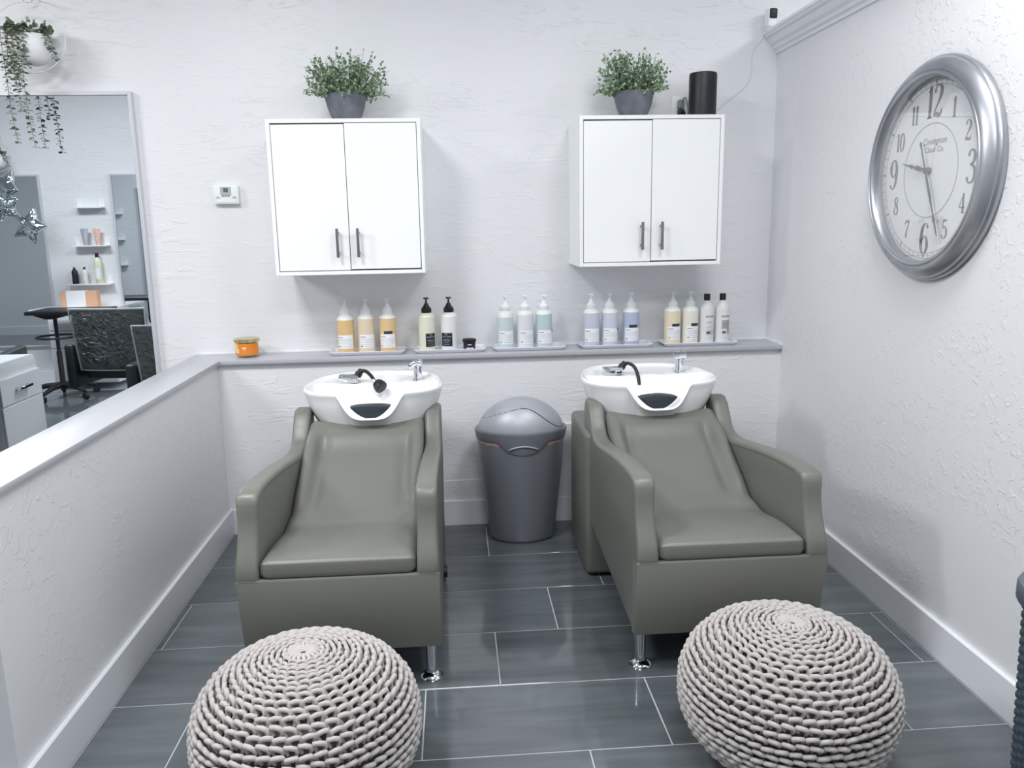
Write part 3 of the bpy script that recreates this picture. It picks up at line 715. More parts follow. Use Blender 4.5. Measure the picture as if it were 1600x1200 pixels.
# ------------------------------------------------------------------ knitted poufs
def pouf():
    t = thing('knitted_pouf', 'x', 'pouf')
    Rr, H, n = 0.270, 0.375, 2.3
    def sp(tt):
        r = Rr * abs(math.cos(tt)) ** (2 / n); z = H / 2 + H / 2 * math.copysign(abs(math.sin(tt)) ** (2 / n), math.sin(tt)); return r, z
    tab = [sp(PI / 2 - PI * i / 600) for i in range(601)]
    s = [0.0]
    for i in range(600): s.append(s[-1] + math.hypot(tab[i + 1][0] - tab[i][0], tab[i + 1][1] - tab[i][1]))
    def at(q):
        lo = 0
        for i in range(600):
            if s[i + 1] >= q: lo = i; break
        else: lo = 599
        f = (q - s[lo]) / (s[lo + 1] - s[lo]); a, b = tab[lo], tab[lo + 1]
        r = a[0] + (b[0] - a[0]) * f; z = a[1] + (b[1] - a[1]) * f
        a, b = tab[max(lo - 6, 0)], tab[min(lo + 7, 600)]; dr, dz = b[0] - a[0], b[1] - a[1]; l = math.hypot(dr, dz)
        return r, z, dr / l, dz / l
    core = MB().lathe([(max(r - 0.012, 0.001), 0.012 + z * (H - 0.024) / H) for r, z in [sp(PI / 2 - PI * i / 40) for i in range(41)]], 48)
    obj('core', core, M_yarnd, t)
    rr = random.Random(5); yarn = MB(); bm = yarn.bm
    cache = {}
    def P(q, ang, w):
        k = round(q, 4)
        if k not in cache: cache[k] = at(q)
        r, z, tr, tz = cache[k]
        nr, nz = -tz, tr                                  # outward
        R2 = r + nr * w
        return Vector((R2 * math.cos(ang), R2 * math.sin(ang), z + nz * w))
    yarn_r = 0.0058; total = s[-1]
    ctr = 18
    for i in range(ctr):                                  # radial loops at the crown
        a = 2 * PI * i / ctr
        pts = [P(q, a + da, w) for q, da, w in ((0.010, 0, -0.001), (0.018, 0.0, 0.007), (0.032, 0.02, 0.008), (0.042, 0.06, 0.002))]
        yarn.tube(pts, 0.0052, 6)
    q = 0.046; row = 0
    while q < total - 0.05:
        r = at(q)[0]; frac = smooth(0.05, 0.22, q)
        pitch = 0.022 + (0.0305 - 0.022) * frac; step = 0.0145 + (0.0198 - 0.0145) * frac
        yr = yarn_r * (0.80 + 0.20 * frac)
        cnt = max(14, int(round(2 * PI * r / pitch))); da = 2 * PI / cnt; ph = rr.uniform(0, da) if row % 2 else rr.uniform(0, da)
        sg = 1 if row % 2 else -1
        for i in range(cnt):
            a = ph + i * da; j = rr.uniform(-0.0022, 0.0022); w0 = rr.uniform(-0.0012, 0.0012); k2 = rr.uniform(0.92, 1.08)
            seq = [(0.66, -0.22, -0.009), (0.20, -0.40, -0.003), (-0.06, -0.38, 0.0055), (-0.14, 0.0, 0.0075), (-0.12, 0.34, 0.0058), (0.14, 0.44, -0.003), (0.66, 0.30, -0.009)]
            pts = [P(max(q + j + dq * step * k2 + du * 0.0065 * (1 if row % 2 else -0.4), 0.005), a + du * da * 1.02, w + w0) for dq, du, w in seq]
            yarn.tube(pts, [yr * x for x in (0.8, 0.95, 1.05, 1.1, 1.05, 0.95, 0.8)], 6)
        q += step; row += 1
    # crown sits slightly off centre
    tag(obj('knit_cover', yarn, M_yarn, t, smooth=70), kind='stuff')
    return t
p1 = pouf()
p1.location = (-0.395, 1.835, 0.004); p1['label'] = 'round taupe knitted pouf in front of the left washing chair'; p1['group'] = 'knitted poufs'
p2 = copy_tree(p1); p2.location = (0.835, 1.86, 0.004); p2.rotation_euler = (0.02, -0.03, 1.9); p2['label'] = 'round taupe knitted pouf in front of the right washing chair'

# ------------------------------------------------------------------ swing-top bin
def swing_bin():
    t = thing('swing_bin', 'silver-grey swing-lid bin standing between the two washing chairs', 'bin', (0.281, 3.478, 0))
    SY = 0.70
    body = [(0.135, 0.0), (0.143, 0.004), (0.148, 0.02), (0.160, 0.12), (0.176, 0.26), (0.188, 0.38), (0.193, 0.46), (0.193, 0.49), (0.186, 0.49)]
    obj('bucket', MB().lathe(body, 72, sx=1, sy=SY), M_bin, t, smooth=50)
    # liner peeking out at both sides
    n = 72
    lr = MB(); lr.grid([[(0.1955 * k2 * math.cos(2 * PI * j / n), 0.1955 * k2 * SY * math.sin(2 * PI * j / n), z + 0.003 * math.sin(j * 1.7)) for j in range(n)] for k2, z in ((0.985, 0.458), (1.004, 0.466), (1.004, 0.480))], closev=True)
    obj('liner', lr, M_pink, t)
    # collar: dips to a shallow V with a thumb notch at the front
    n = 144; rows = []
    def low(a):
        x = math.cos(a); fr = math.sin(a) < 0
        if not fr: return 0.474
        z = 0.470 - 0.040 * smooth(0.62, 0.28, abs(x)) 
        if abs(x) < 0.32: z = 0.432 - 0.012 * (1 - (x / 0.32) ** 2)
        return z
    for (k2, zf) in ((0.197, 0.0), (0.2015, 0.15), (0.2045, 0.6), (0.207, 0.9), (0.2075, 1.0), (0.204, 1.12), (0.194, 1.10)):
        row = []
        for j in range(n):
            a = 2 * PI * j / n; z0 = low(a); z1 = 0.514
            row.append((k2 * math.cos(a), k2 * SY * math.sin(a), z0 + (z1 - z0) * zf if zf <= 1 else z1 + (zf - 1) * 0.05))
        rows.append(row)
    mb = MB(); mb.grid(rows, closev=True); obj('collar', mb, M_bin, t, smooth=50)
    arc = [(x, -SY * math.sqrt(0.2065 ** 2 - x * x) - 0.001, 0.446 + 0.016 * (1 - (x / 0.066) ** 2)) for x in [-0.066 + 0.132 * i / 16 for i in range(17)]]
    obj('thumb_notch', MB().tube(arc, [0.001] + [0.0036] * 15 + [0.001], 8), M_binl, t)
    # dome with the swinging flap divided along an S line
    NA, NE = 120, 48
    def dome(i, j, off):
        a = 2 * PI * j / NA; e = PI / 2 * i / NE
        r = (0.192 + off) * math.cos(e); return Vector((r * math.cos(a), r * SY * math.sin(a), 0.516 + (0.137 + off) * math.sin(e) ** 1.22))
    def zc(x):
        u = x / 0.19
        if u < 0: return 0.618 - 0.060 * min(1, -u) ** 1.5
        return 0.618 - 0.095 * smooth(0.05, 1.0, u) ** 1.0
    A_, B_ = MB(), MB()
    for mbx, flap, off in ((A_, False, 0.0), (B_, True, 0.0026)):
        V = {}
        for i in range(NE):
            for j in range(NA):
                c = [dome(i, j, 0), dome(i, j + 1, 0), dome(i + 1, j + 1, 0), dome(i + 1, j, 0)]
                m_ = sum(c, Vector()) / 4; isf = m_.y < -0.012 and m_.z < zc(m_.x)
                if isf != flap: continue
                vs = []
                for ii, jj in ((i, j), (i, (j + 1) % NA), (i + 1, (j + 1) % NA), (i + 1, j)):
                    kx = (ii, jj if ii < NE else 0)
                    if kx not in V:
                        p = dome(ii, jj, off)
                        if flap and abs(p.z - zc(p.x)) < 0.008 and p.y < -0.012: p.z = min(p.z, zc(p.x))
                        V[kx] = mbx.bm.verts.new(p)
                    if V[kx] not in vs: vs.append(V[kx])
                if len(vs) > 2: mbx.bm.faces.new(vs)
    obj('lid', A_, M_binl, t, smooth=60)
    obj('swing_flap', B_, M_binl, t, smooth=60)
    gp = []
    for k in range(40):
        x = -0.05 + 0.235 * k / 39; z = zc(x)
        ee = ((z - 0.516) / 0.137); ee = min(max(ee, 0), 1) ** (1 / 1.22); e = math.asin(ee); r = 0.192 * math.cos(e)
        if r <= abs(x): continue
        gp.append((x, -SY * math.sqrt(r * r - x * x) - 0.0022, z))
    if len(gp) > 3: obj('lid_gap', MB().tube(gp, [0.0006 + 0.0011 * smooth(0, len(gp) * 0.5, i) for i in range(len(gp))], 5), M_black, t)
swing_bin()

# ------------------------------------------------------------------ woven basket at the right edge
t = thing('woven_basket', 'dark slate woven basket at the right edge near the wall', 'basket', (1.359, 1.525, 0))
bk = MB(); rows = []
NB = 96
for i in range(150):
    z = 0.004 + 0.556 * i / 149; row = []
    for j in range(NB):
        a = 2 * PI * j / NB
        r = 0.100 + 0.018 * z / 0.56 + 0.0030 * math.sin(z * 2 * PI / 0.022 + (3 if (int(j / 3) % 2) else 0)) 
        row.append((r * math.cos(a), r * math.sin(a), z))
    rows.append(row)
bk.grid(rows, closev=True); obj('body', bk, M_basket, t, smooth=60)
obj('bottom', MB().lathe([(0.098, 0.0), (0.099, 0.006)], 48), M_basket, t)
obj('rim', MB().lathe([(0.119, 0.556), (0.131, 0.556), (0.134, 0.562), (0.134, 0.592), (0.130, 0.600), (0.120, 0.600), (0.112, 0.594), (0.110, 0.556)], 72, caps=False), mat('slate_rim', (84, 90, 102), 0.35), t)

# ------------------------------------------------------------------ candle
t = thing('candle_jar', 'orange candle jar with pale gold lid at the left end of the ledge', 'candle', (-0.957, 3.735, ZT))
obj('glass_jar', MB().lathe([(0.048, 0), (0.052, 0.004), (0.053, 0.012), (0.053, 0.070), (0.051, 0.070), (0.051, 0.010), (0.046, 0.008)], 40), M_glass, t)
obj('wax', MB().lathe([(0.047, 0.009), (0.0495, 0.014), (0.0495, 0.060)], 40), M_wax, t)
def patch(mb, r, a0, a1, z0, z1, n=14, sy=1.0):
    mb.grid([[(r * math.sin(a0 + (a1 - a0) * j / n), -r * sy * math.cos(a0 + (a1 - a0) * j / n), z) for j in range(n + 1)] for z in (z0, z1)])
    return mb
lb = obj('paper_label', patch(MB(), 0.0535, -1.1, 1.35, 0.014, 0.066, 24), M_orange, t, smooth=60)
obj('label_flower', patch(patch(MB(), 0.0539, -1.05, -0.62, 0.034, 0.064), 0.0539, -0.9, -0.5, 0.022, 0.040), M_wax, lb, smooth=60)
obj('lettering', MB().box(-0.009, 0.010, -0.0546, -0.0535, 0.044, 0.048).box(-0.006, 0.007, -0.0546, -0.0535, 0.037, 0.039), M_label, lb)
obj('lid', MB().lathe([(0.052, 0.0702), (0.058, 0.0705), (0.058, 0.082), (0.054, 0.086), (0.02, 0.087)], 40), M_gold, t)

# ------------------------------------------------------------------ trays and bottles
def tray(x0, x1, label):
    w, d = (x1 - x0) / 2, 0.072; t = thing('tray', label, 'tray', ((x0 + x1) / 2, 3.732, ZT), group='white trays along the ledge')
    def rr(sx, sy, z, r=0.016):
        out = []
        for cx_, cy_, a0 in ((sx - r, sy - r, 0), (-sx + r, sy - r, PI / 2), (-sx + r, -sy + r, PI), (sx - r, -sy + r, 1.5 * PI)):
            for k in range(6): a = a0 + PI / 2 * k / 5; out.append((cx_ + r * math.cos(a), cy_ + r * math.sin(a), z))
        return out
    mb = MB()
    mb.grid([rr(w - 0.018, d - 0.014, 0.0), rr(w - 0.012, d - 0.009, 0.002), rr(w - 0.002, d - 0.001, 0.014), rr(w, d, 0.0165), rr(w - 0.002, d - 0.002, 0.018), rr(w - 0.006, d - 0.005, 0.015), rr(w - 0.014, d - 0.011, 0.006), rr(w - 0.018, d - 0.014, 0.0055)], closev=True, capu=True)
    obj('dish', mb, M_tray, t, smooth=45)
tray(-0.577, -0.232, 'white tray under the three amber pump bottles')
tray(-0.192, 0.142, 'white tray holding two black-pump bottles and a small black jar')
tray(0.177, 0.516, 'white tray under the three pale teal pump bottles')
tray(0.583, 0.930, 'white tray under the three lavender blue pump bottles')
tray(0.976, 1.338, 'white tray at the right end of the ledge under four bottles')
ZB_ = ZT + 0.0064
def pump_bottle(x, color, label, group, rz=0.0, lab='white', tag_kind=0, pump=None, hgt=1.0, fill=0.150, ink=3):
    fill += 0.008
    t = thing('pump_bottle', label, 'bottle', (x, 3.722, ZB_), rz=rz, group=group)
    R0 = 0.0385
    color = tuple(int(c + (222 - c) * 0.42) for c in color)
    mname = 'liquid_%d_%d_%d' % color
    M = mat(mname, color, 0.3, sss=0.15, coat=0.2)
    body = [(0.034, 0), (0.0375, 0.003), (R0, 0.008), (R0, fill)]
    obj('bottle_body', MB().lathe(body, 36), M, t)
    sh = [(R0, fill), (R0 - 0.0003, fill + 0.001), (0.0365, 0.165), (0.031, 0.171), (0.0245, 0.175), (0.0225, 0.178)]
    obj('shoulder', MB().lathe(sh, 36), M_milky if lab == 'white' else M, t)
    mp = pump or M_pumpw
    pb = MB().lathe([(0.022, 0.176), (0.0235, 0.178), (0.0235, 0.196), (0.0205, 0.199), (0.015, 0.206), (0.0095, 0.216), (0.008, 0.221), (0.0045, 0.222)], 28)
    po = obj('pump_collar', pb, mp, t)
    st = MB().lathe([(0.0042, 0.220), (0.0042, 0.241)], 12)
    st.box(-0.0125, 0.0125, -0.006, 0.006, 0.240, 0.247, 0.002, 1)
    st.tube([(0, -0.003, 0.2425), (0, -0.02, 0.2425), (0, -0.032, 0.238)], [0.0045, 0.004, 0.003], 10)
    obj('pump_head', st, mp, po)
    if lab == 'white':
        a0, a1 = (-1.10, 0.86) if tag_kind != 9 else (-0.5, 1.05)
        a0 += 0.1; a1 += 0.1
        lo = obj('paper_label', patch(MB(), R0 + 0.0004, a0, a1, 0.024, 0.086, 16), M_label, t, smooth=60)
        ln = MB()
        patch(ln, R0 + 0.0008, a0 + 0.1, a0 + 0.75, 0.074, 0.0765, 6)
        obj('lettering', ln, M_inkd, lo, smooth=60)
        ln = MB()
        for z in (0.066, 0.060, 0.054, 0.048, 0.040): patch(ln, R0 + 0.0008, a0 + 0.1, a1 - 0.12, z, z + 0.0014, 8)
        patch(ln, R0 + 0.0008, a0 + 0.6, a1 - 0.12, 0.031, 0.033, 6)
        obj('fine_print', ln, mat('ink_grey', (178, 181, 186), 0.6), lo, smooth=60)
        obj('small_mark', patch(MB(), R0 + 0.0008, a0 + 0.1, a0 + 0.42, 0.031, 0.0345, 4), M_inkd, lo, smooth=60)
        if tag_kind == 1:
            obj('dark_sticker', patch(MB(), R0 + 0.0009, -0.42, 0.62, 0.087, 0.100, 8), mat('navy_sticker', (46, 50, 62), 0.4), t, smooth=60)
        if tag_kind == 2:
            obj('dark_sticker', patch(MB(), R0 + 0.0009, 0.85, 1.25, 0.076, 0.086, 8), mat('navy_sticker', (46, 50, 62), 0.4), t, smooth=60)
    else:
        s = -1 if tag_kind == 5 else 1
        a0, a1 = ((-0.15, 1.15) if s > 0 else (-1.15, 0.35))
        lo = obj('black_label', patch(MB(), R0 + 0.0004, a0, a1, 0.022, 0.084, 16), M_labelb, t, smooth=60)
        am = (a0 + a1) / 2
        def curved_text(txt, z, size):
            mb = text_mb(txt, size, Matrix.Identity(4), 1.05, bold=0.0002)
            for v in mb.bm.verts:
                a = am + v.co.x / (R0 + 0.0008); yy = v.co.y
                v.co = Vector(((R0 + 0.0009) * math.sin(a), -(R0 + 0.0009) * math.cos(a), z + yy))
            obj('lettering', mb, M_inkl, lo, smooth=0)
        curved_text('OI/', 0.077, 0.010)
        curved_text('SHAMPOO' if s > 0 else 'CONDITIONER', 0.067, 0.0088 if s > 0 else 0.007)
        ln = MB()
        for z, w in ((0.054, .44), (0.050, .46), (0.046, .44), (0.038, .36), (0.029, .40)): patch(ln, R0 + 0.0008, am - w, am + w, z, z + 0.0016, 8)
        obj('fine_print', ln, mat('ink_steel', (140, 150, 158), 0.6), lo, smooth=60)
    return t
GA, GT, GBl = 'amber pump bottles on the ledge', 'teal pump bottles on the ledge', 'lavender pump bottles on the ledge'
pump_bottle(-0.502, (222, 170, 78), 'leftmost amber pump bottle, yellow-gold liquid and no dark sticker', GA, 0.0, fill=0.146)
pump_bottle(-0.409, (222, 200, 152), 'pale honey pump bottle in the middle of the amber three', GA, 0.25)
pump_bottle(-0.309, (226, 172, 92), 'deep amber pump bottle with a dark sticker above its label', GA, 0.0, tag_kind=1)
GB2 = 'black-pump bottles on the ledge'
pump_bottle(-0.129, (230, 230, 196), 'pale yellow bottle with black pump and black label', GB2, 0, 'black', 4, M_blackpl)
pump_bottle(-0.026, (238, 238, 236), 'white bottle with black pump and black label', GB2, 0, 'black', 5, M_blackpl)
pump_bottle(0.236, (188, 212, 214), 'leftmost pale teal pump bottle with white label', GT, 0.1, fill=0.140)
pump_bottle(0.329, (226, 232, 235), 'near-white pump bottle in the middle of the teal three', GT, 0.25)
pump_bottle(0.418, (172, 200, 208), 'bluer teal pump bottle at the right of its tray', GT, 0.15, tag_kind=2)
pump_bottle(0.643, (184, 190, 212), 'leftmost lavender pump bottle with grey-lilac liquid', GBl, -0.05)
pump_bottle(0.730, (190, 200, 220), 'paler blue pump bottle in the middle of the lavender three', GBl, 0.05, tag_kind=2)
pump_bottle(0.832, (148, 164, 208), 'strongest blue pump bottle with a dark sticker above its label', GBl, 0, tag_kind=1)
GC = 'cream pump bottles on the rightmost tray'
pump_bottle(1.031, (236, 216, 168), 'cream yellow pump bottle with dark sticker, first on the rightmost tray', GC, 0.15, tag_kind=1)
pump_bottle(1.116, (240, 234, 216), 'ivory pump bottle with dark sticker, next to the black-capped bottles', GC, 0.3, tag_kind=1)
# black pot on tray two
t = thing('cream_jar', 'small black cosmetic jar on the tray of black-pump bottles', 'jar', (0.066, 3.722, ZB_))
obj('jar', MB().lathe([(0.025, 0), (0.0275, 0.003), (0.0285, 0.036)], 32), M_blackpl, t)
obj('lid', MB().lathe([(0.029, 0.0365), (0.0315, 0.037), (0.032, 0.048), (0.029, 0.050)], 32), M_black, t)
ln = MB(); patch(ln, 0.029, -0.3, 0.35, 0.023, 0.027, 6); patch(ln, 0.029, -0.5, 0.05, 0.006, 0.012, 6); patch(ln, 0.029, 0.15, 0.6, 0.004, 0.012, 6)
obj('lettering', ln, M_inkl, t)
def redken(x, label, grey):
    t = thing('capped_bottle', label, 'bottle', (x, 3.722, ZB_), rz=0.15, group='black-capped grey bottles on the rightmost tray')
    R0 = 0.034
    M = mat('pearl_white_plastic', (224, 225, 224), 0.3, sss=0.1)
    obj('bottle_body', MB().lathe([(0.031, 0), (0.0335, 0.003), (R0, 0.008), (R0, 0.158), (0.0325, 0.170), (0.028, 0.182), (0.020, 0.194), (0.0145, 0.201), (0.013, 0.206)], 36), M, t)
    obj('cap', MB().lathe([(0.013, 0.203), (0.0145, 0.2035), (0.0145, 0.232), (0.0135, 0.234)], 28), M_black, t)
    def ct(txt, z, size, mt, am=0.12):
        mb = text_mb(txt, size, Matrix.Identity(4), 1.1, bold=0.0001)
        for v in mb.bm.verts:
            a = am + v.co.x / (R0 + 0.0006); yy = v.co.y
            v.co = Vector(((R0 + 0.0006) * math.sin(a), -(R0 + 0.0006) * math.cos(a), z + yy))
        obj('lettering', mb, mt, t, smooth=0)
    ct('REDKEN', 0.128, 0.0115, M_inkd)
    if grey:
        obj('grey_panel', patch(patch(MB(), R0 + 0.0004, -0.48, 0.72, 0.070, 0.110, 10), R0 + 0.0004, 0.30, 0.72, 0.044, 0.070, 6), mat('panel_grey', (158, 160, 162), 0.5), t, smooth=60)
    ln = MB()
    for z, w in ((0.102, .5), (0.097, .35), (0.082, .5), (0.078, .5), (0.074, .5), (0.026, .45)): patch(ln, R0 + 0.0008, -0.45, -0.45 + 2 * w * 0.95, z, z + (0.0022 if z > 0.09 else 0.001), 8)
    tag(obj('fine_print', ln, mat('ink_grey', (178, 181, 186), 0.6), t, smooth=60), kind='stuff')
    obj('size_mark', patch(MB(), R0 + 0.0009, -0.4, 0.1, 0.048, 0.058, 5), M_inkd, t, smooth=60)
    if not grey: obj('grey_panel', patch(MB(), R0 + 0.0006, -0.46, 0.65, 0.042, 0.066, 8), mat('panel_pale', (196, 197, 199), 0.5), t, smooth=60)
redken(1.196, 'black-capped grey-white bottle beside the ivory pump bottle', False)
redken(1.272, 'black-capped grey-white bottle at the far right end of the ledge', True)

# ------------------------------------------------------------------ mirrors
def mirror(x0, x1, z0, z1, y, face, label, name='wall_mirror'):
    """face -1: faces -y, +1: faces +y"""
    t = thing(name, label, 'mirror', ((x0 + x1) / 2, y, z0))
    w = (x1 - x0) / 2; h = z1 - z0; f = 0.016; d = 0.028
    def B(mb, a, b, c, e, y0, y1, r=0.0):
        lo, hi = sorted((face * y0, face * y1)); mb.box(a, b, lo, hi, c, e, r, 1)
    for a, b, c, e in ((-w, -w + f, 0, h), (w - f, w, 0, h), (-w + f, w - f, 0, f), (-w + f, w - f, h - f, h)):
        mb = MB(); B(mb, a, b, c, e, 0.0, d, 0.0015); obj('frame_rail', mb, mat('pale_aluminium', (212, 213, 218), 0.35, 0.3), t)
    mb = MB(); B(mb, -w + f, w - f, f, h - f, 0.006, 0.018); obj('mirror_glass', mb, M_mirror, t, smooth=0)
    return t
mirror(-4.35, -1.388, 0.22, 2.01, YW, -1, 'large wall mirror with slim pale frame beyond the half wall')
mirror(-5.75, -3.72, 0.36, 1.93, -0.15, 1, 'tall mirror on the opposite wall behind the silver star balloons')
mirror(-3.10, -1.95, 0.36, 1.93, -0.15, 1, 'tall mirror on the opposite wall beside the three shelves')

# ------------------------------------------------------------------ hanging planters with trailing strands
def strand(lf, st, pts, r, leafl=0.021, dens=0.0125):
    P = spline(pts, 6); st.tube(P, 0.0011, 4)
    acc = 0; prev = Vector(P[0]); ph = r.uniform(0, 6)
    for p in P[1:]:
        p = Vector(p); d = p - prev; L = d.length; acc += L
        while acc > dens:
            acc -= dens; ph += 1.3
            q = p - d * (acc / max(L, 1e-6)) if acc < L else p
            for sgn in (0, PI):
                a = ph + sgn + r.uniform(-0.4, 0.4)
                dr = Vector((math.cos(a), math.sin(a) * 0.8, -0.25 + r.uniform(-0.3, 0.5)))
                if r.random() < 0.9: leaf_quad(lf.bm, q, dr, Vector((0, 0, 1)) + rnd_unit(r) * 0.6, leafl * r.uniform(0.7, 1.2), leafl * r.uniform(0.5, 0.8))
        prev = p
def planter(x, z, face, label, seed):
    r = random.Random(seed)
    t = thing('hanging_planter', label, 'planter', (x, YW if face < 0 else -0.15, z))
    f = face
    yc = 0.115
    ring = [(0.147 * math.cos(2 * PI * i / 64), f * yc, 0.141 * math.sin(2 * PI * i / 64)) for i in range(64)]
    rg = obj('wire_ring', MB().tube(ring, 0.0022, 6, closed=True), M_wire, t)
    sr = [(0.014 + 0.022 * math.cos(2 * PI * i / 24), f * yc, 0.156 + 0.018 * math.sin(2 * PI * i / 24)) for i in range(24)]
    obj('hanging_loop', MB().tube(sr, 0.0014, 6, closed=True), M_nickel, rg)
    obj('wall_hook', MB().tube([(0.014, 0, 0.172), (0.014, f * (yc + 0.004), 0.174), (0.014, f * (yc + 0.01), 0.182)], 0.003, 8), M_wire, t)
    obj('support_bar', MB().tube([(-0.147, f * yc, -0.004), (0.147, f * yc, -0.004)], 0.0014, 6), M_wire, t)
    pot = [(0.018, -0.112), (0.040, -0.104), (0.058, -0.085), (0.067, -0.055), (0.068, -0.03), (0.064, -0.006), (0.058, 0.010), (0.054, 0.010), (0.052, -0.01)]
    obj('pot', MB().lathe(pot, 40, (0.012, f * yc, 0)), M_label, t)
    lf, st = MB(), MB()
    y = f * yc
    S_ = [  # (start x, end x, bottom z, wobble)
        (-0.085, -0.094, -0.14), (-0.10, -0.088, -0.43), (-0.075, -0.055, -0.30), (-0.06, -0.052, -0.22), (-0.04, -0.034, -0.17), (-0.03, -0.018, -0.45), (-0.015, -0.02, -0.15), (0.012, 0.020, -0.135), (-0.02, -0.005, -0.08), (0.085, 0.115, -0.095), (0.075, 0.098, -0.06)]
    for (a, b, zb) in S_:
        k = (r.uniform(0.5, 1)) * f * 0.03 + (f * 0.055 if abs(a) < 0.05 and zb > -0.3 else 0)
        strand(lf, st, [(a * 0.4, y, 0.0), (a * 0.8, y + k * 0.6, 0.035), (a, y + k, 0.02), (a + (b - a) * 0.3 + r.uniform(-.006, .006), y + k, zb * 0.35), (a + (b - a) * 0.7 + r.uniform(-.006, .006), y + k, zb * 0.7), (b, y + k * 0.8, zb)], r)
    for i in range(44):
        a = r.uniform(0, 2 * PI); p = Vector((0.05 * math.cos(a), y + 0.05 * math.sin(a), 0.005))
        e = p + Vector((math.cos(a) * r.uniform(0.01, 0.05), math.sin(a) * 0.02, r.uniform(0.02, 0.05)))
        st.tube([tuple(p), tuple(e)], 0.001, 3)
        for _ in range(6):
            leaf_quad(lf.bm, p.lerp(e, r.uniform(0.4, 1)), rnd_unit(r) + Vector((0, f * 0.5, 0.2)), rnd_unit(r), r.uniform(0.016, 0.024), r.uniform(0.014, 0.020))
    tag(obj('leaves', lf, M_trail, t, recalc=False), kind='stuff'); tag(obj('vines', st, M_stem, t), kind='stuff')
planter(-1.748, 2.212, -1, 'white ring planter with trailing eucalyptus above the wall mirror', 21)
planter(-4.02, 2.09, 1, 'white planter with trailing leaves on the opposite wall above the mirror', 22)

# ------------------------------------------------------------------ the salon behind the camera's left, seen in the mirror
def shelf(x0, x1, z, y, face, label, d=0.09):
    t = thing('wall_shelf', label, 'shelf', ((x0 + x1) / 2, y, z), group='white picture-ledge shelves')
    w = (x1 - x0) / 2
    def B(a, b, y0, y1, c, e, nm):
        lo, hi = sorted((face * y0, face * y1)); obj(nm, MB().box(a, b, lo, hi, c, e, 0.001, 1), M_shelf, t)
    B(-w, w, 0, d, 0, 0.012, 'board'); B(-w, -w + 0.05, 0, 0.006, 0.012, 0.085, 'end_tab'); B(w - 0.05, w, 0, 0.006, 0.012, 0.085, 'end_tab')
YO = -0.15
shelf(-3.42, -3.17, 1.625, YO, 1, 'empty white shelf, topmost between the opposite mirrors')
shelf(-3.47, -3.16, 1.280, YO, 1, 'white shelf with two tubes between the opposite mirrors')
shelf(-3.56, -3.165, 0.930, YO, 1, 'white shelf with three bottles between the opposite mirrors')
def sbottle(x, y, z, r, h, mt, capm, label, cap_h=0.03, dropper=False):
    t = thing('product_bottle', label, 'bottle', (x, y, z), group='products on the salon shelves')
    obj('bottle_body', MB().lathe([(r * .9, 0), (r, 0.004), (r, h * 0.72), (r * 0.8, h * 0.8), (r * 0.4, h * 0.86)], 20), mt, t)
    obj('cap', MB().lathe([(r * 0.42, h * 0.85), (r * 0.5, h * 0.86), (r * 0.45 if not dropper else r * 0.25, h), (0.002, h)], 16), capm, t)
    obj('paper_label', patch(MB(), r + 0.0005, PI - 0.8, PI + 0.8, h * 0.15, h * 0.5), M_label if mt is not M_blackpl else M_labelb, t)
YS = YO + 0.05; ZS = 0.942
sbottle(-3.49, YS, ZS, 0.026, 0.155, M_blackpl, M_blackpl, 'black dropper bottle on the lowest shelf by the opposite mirrors', dropper=True)
sbottle(-3.40, YS, ZS, 0.026, 0.155, M_milky, M_blackpl, 'clear dropper bottle with dark label on the lowest shelf', dropper=True)
sbottle(-3.275, YS, ZS, 0.032, 0.28, mat('pale_green_liquid', (226, 226, 200), 0.3), M_black, 'tall pale green bottle with black cap on the lowest shelf')
def ptube(x, y, z, mt, label):
    t = thing('product_tube', label, 'tube', (x, y, z), group='tubes on the middle salon shelf')
    rows = []
    for i in range(8):
        f_ = i / 7; rx = 0.022 + 0.014 * f_; ry = 0.020 * (1 - f_) + 0.002
        rows.append([(rx * math.cos(2 * PI * j / 16), ry * math.sin(2 * PI * j / 16), 0.03 + 0.12 * f_) for j in range(16)])
    mb = MB(); mb.grid(rows, closev=True, capu=True); obj('tube_body', mb, mt, t)
    obj('cap', MB().lathe([(0.020, 0), (0.021, 0.03)], 16), mt, t)
ptube(-3.36, YS, 1.292, mat('silver_tube', (190, 192, 198), 0.3, 0.4), 'silver-grey tube on the middle shelf by the opposite mirrors')
ptube(-3.25, YS, 1.292, mat('salmon_tube', (228, 186, 170), 0.4), 'salmon pink tube on the middle shelf by the opposite mirrors')
# station shelves on our own wall, seen only by double reflection
for z in (0.95, 1.30, 1.65):
    shelf(-4.95, -4.55, z, YW, -1, 'white shelf on the mirror wall, %s of three left of the mirror' % {0.95: 'lowest', 1.30: 'middle', 1.65: 'highest'}[z])
sbottle(-4.85, YW - 0.05, 0.962, 0.026, 0.155, M_blackpl, M_blackpl, 'small black bottle at the left of the mirror-wall shelf', dropper=True)
sbottle(-4.70, YW - 0.05, 0.962, 0.030, 0.25, mat('pale_green_liquid', (226, 226, 200), 0.3), M_black, 'tall pale bottle on the lowest mirror-wall shelf')
ptube(-4.74, YW - 0.05, 1.312, mat('salmon_tube', (228, 186, 170), 0.4), 'pink tube on the middle mirror-wall shelf')

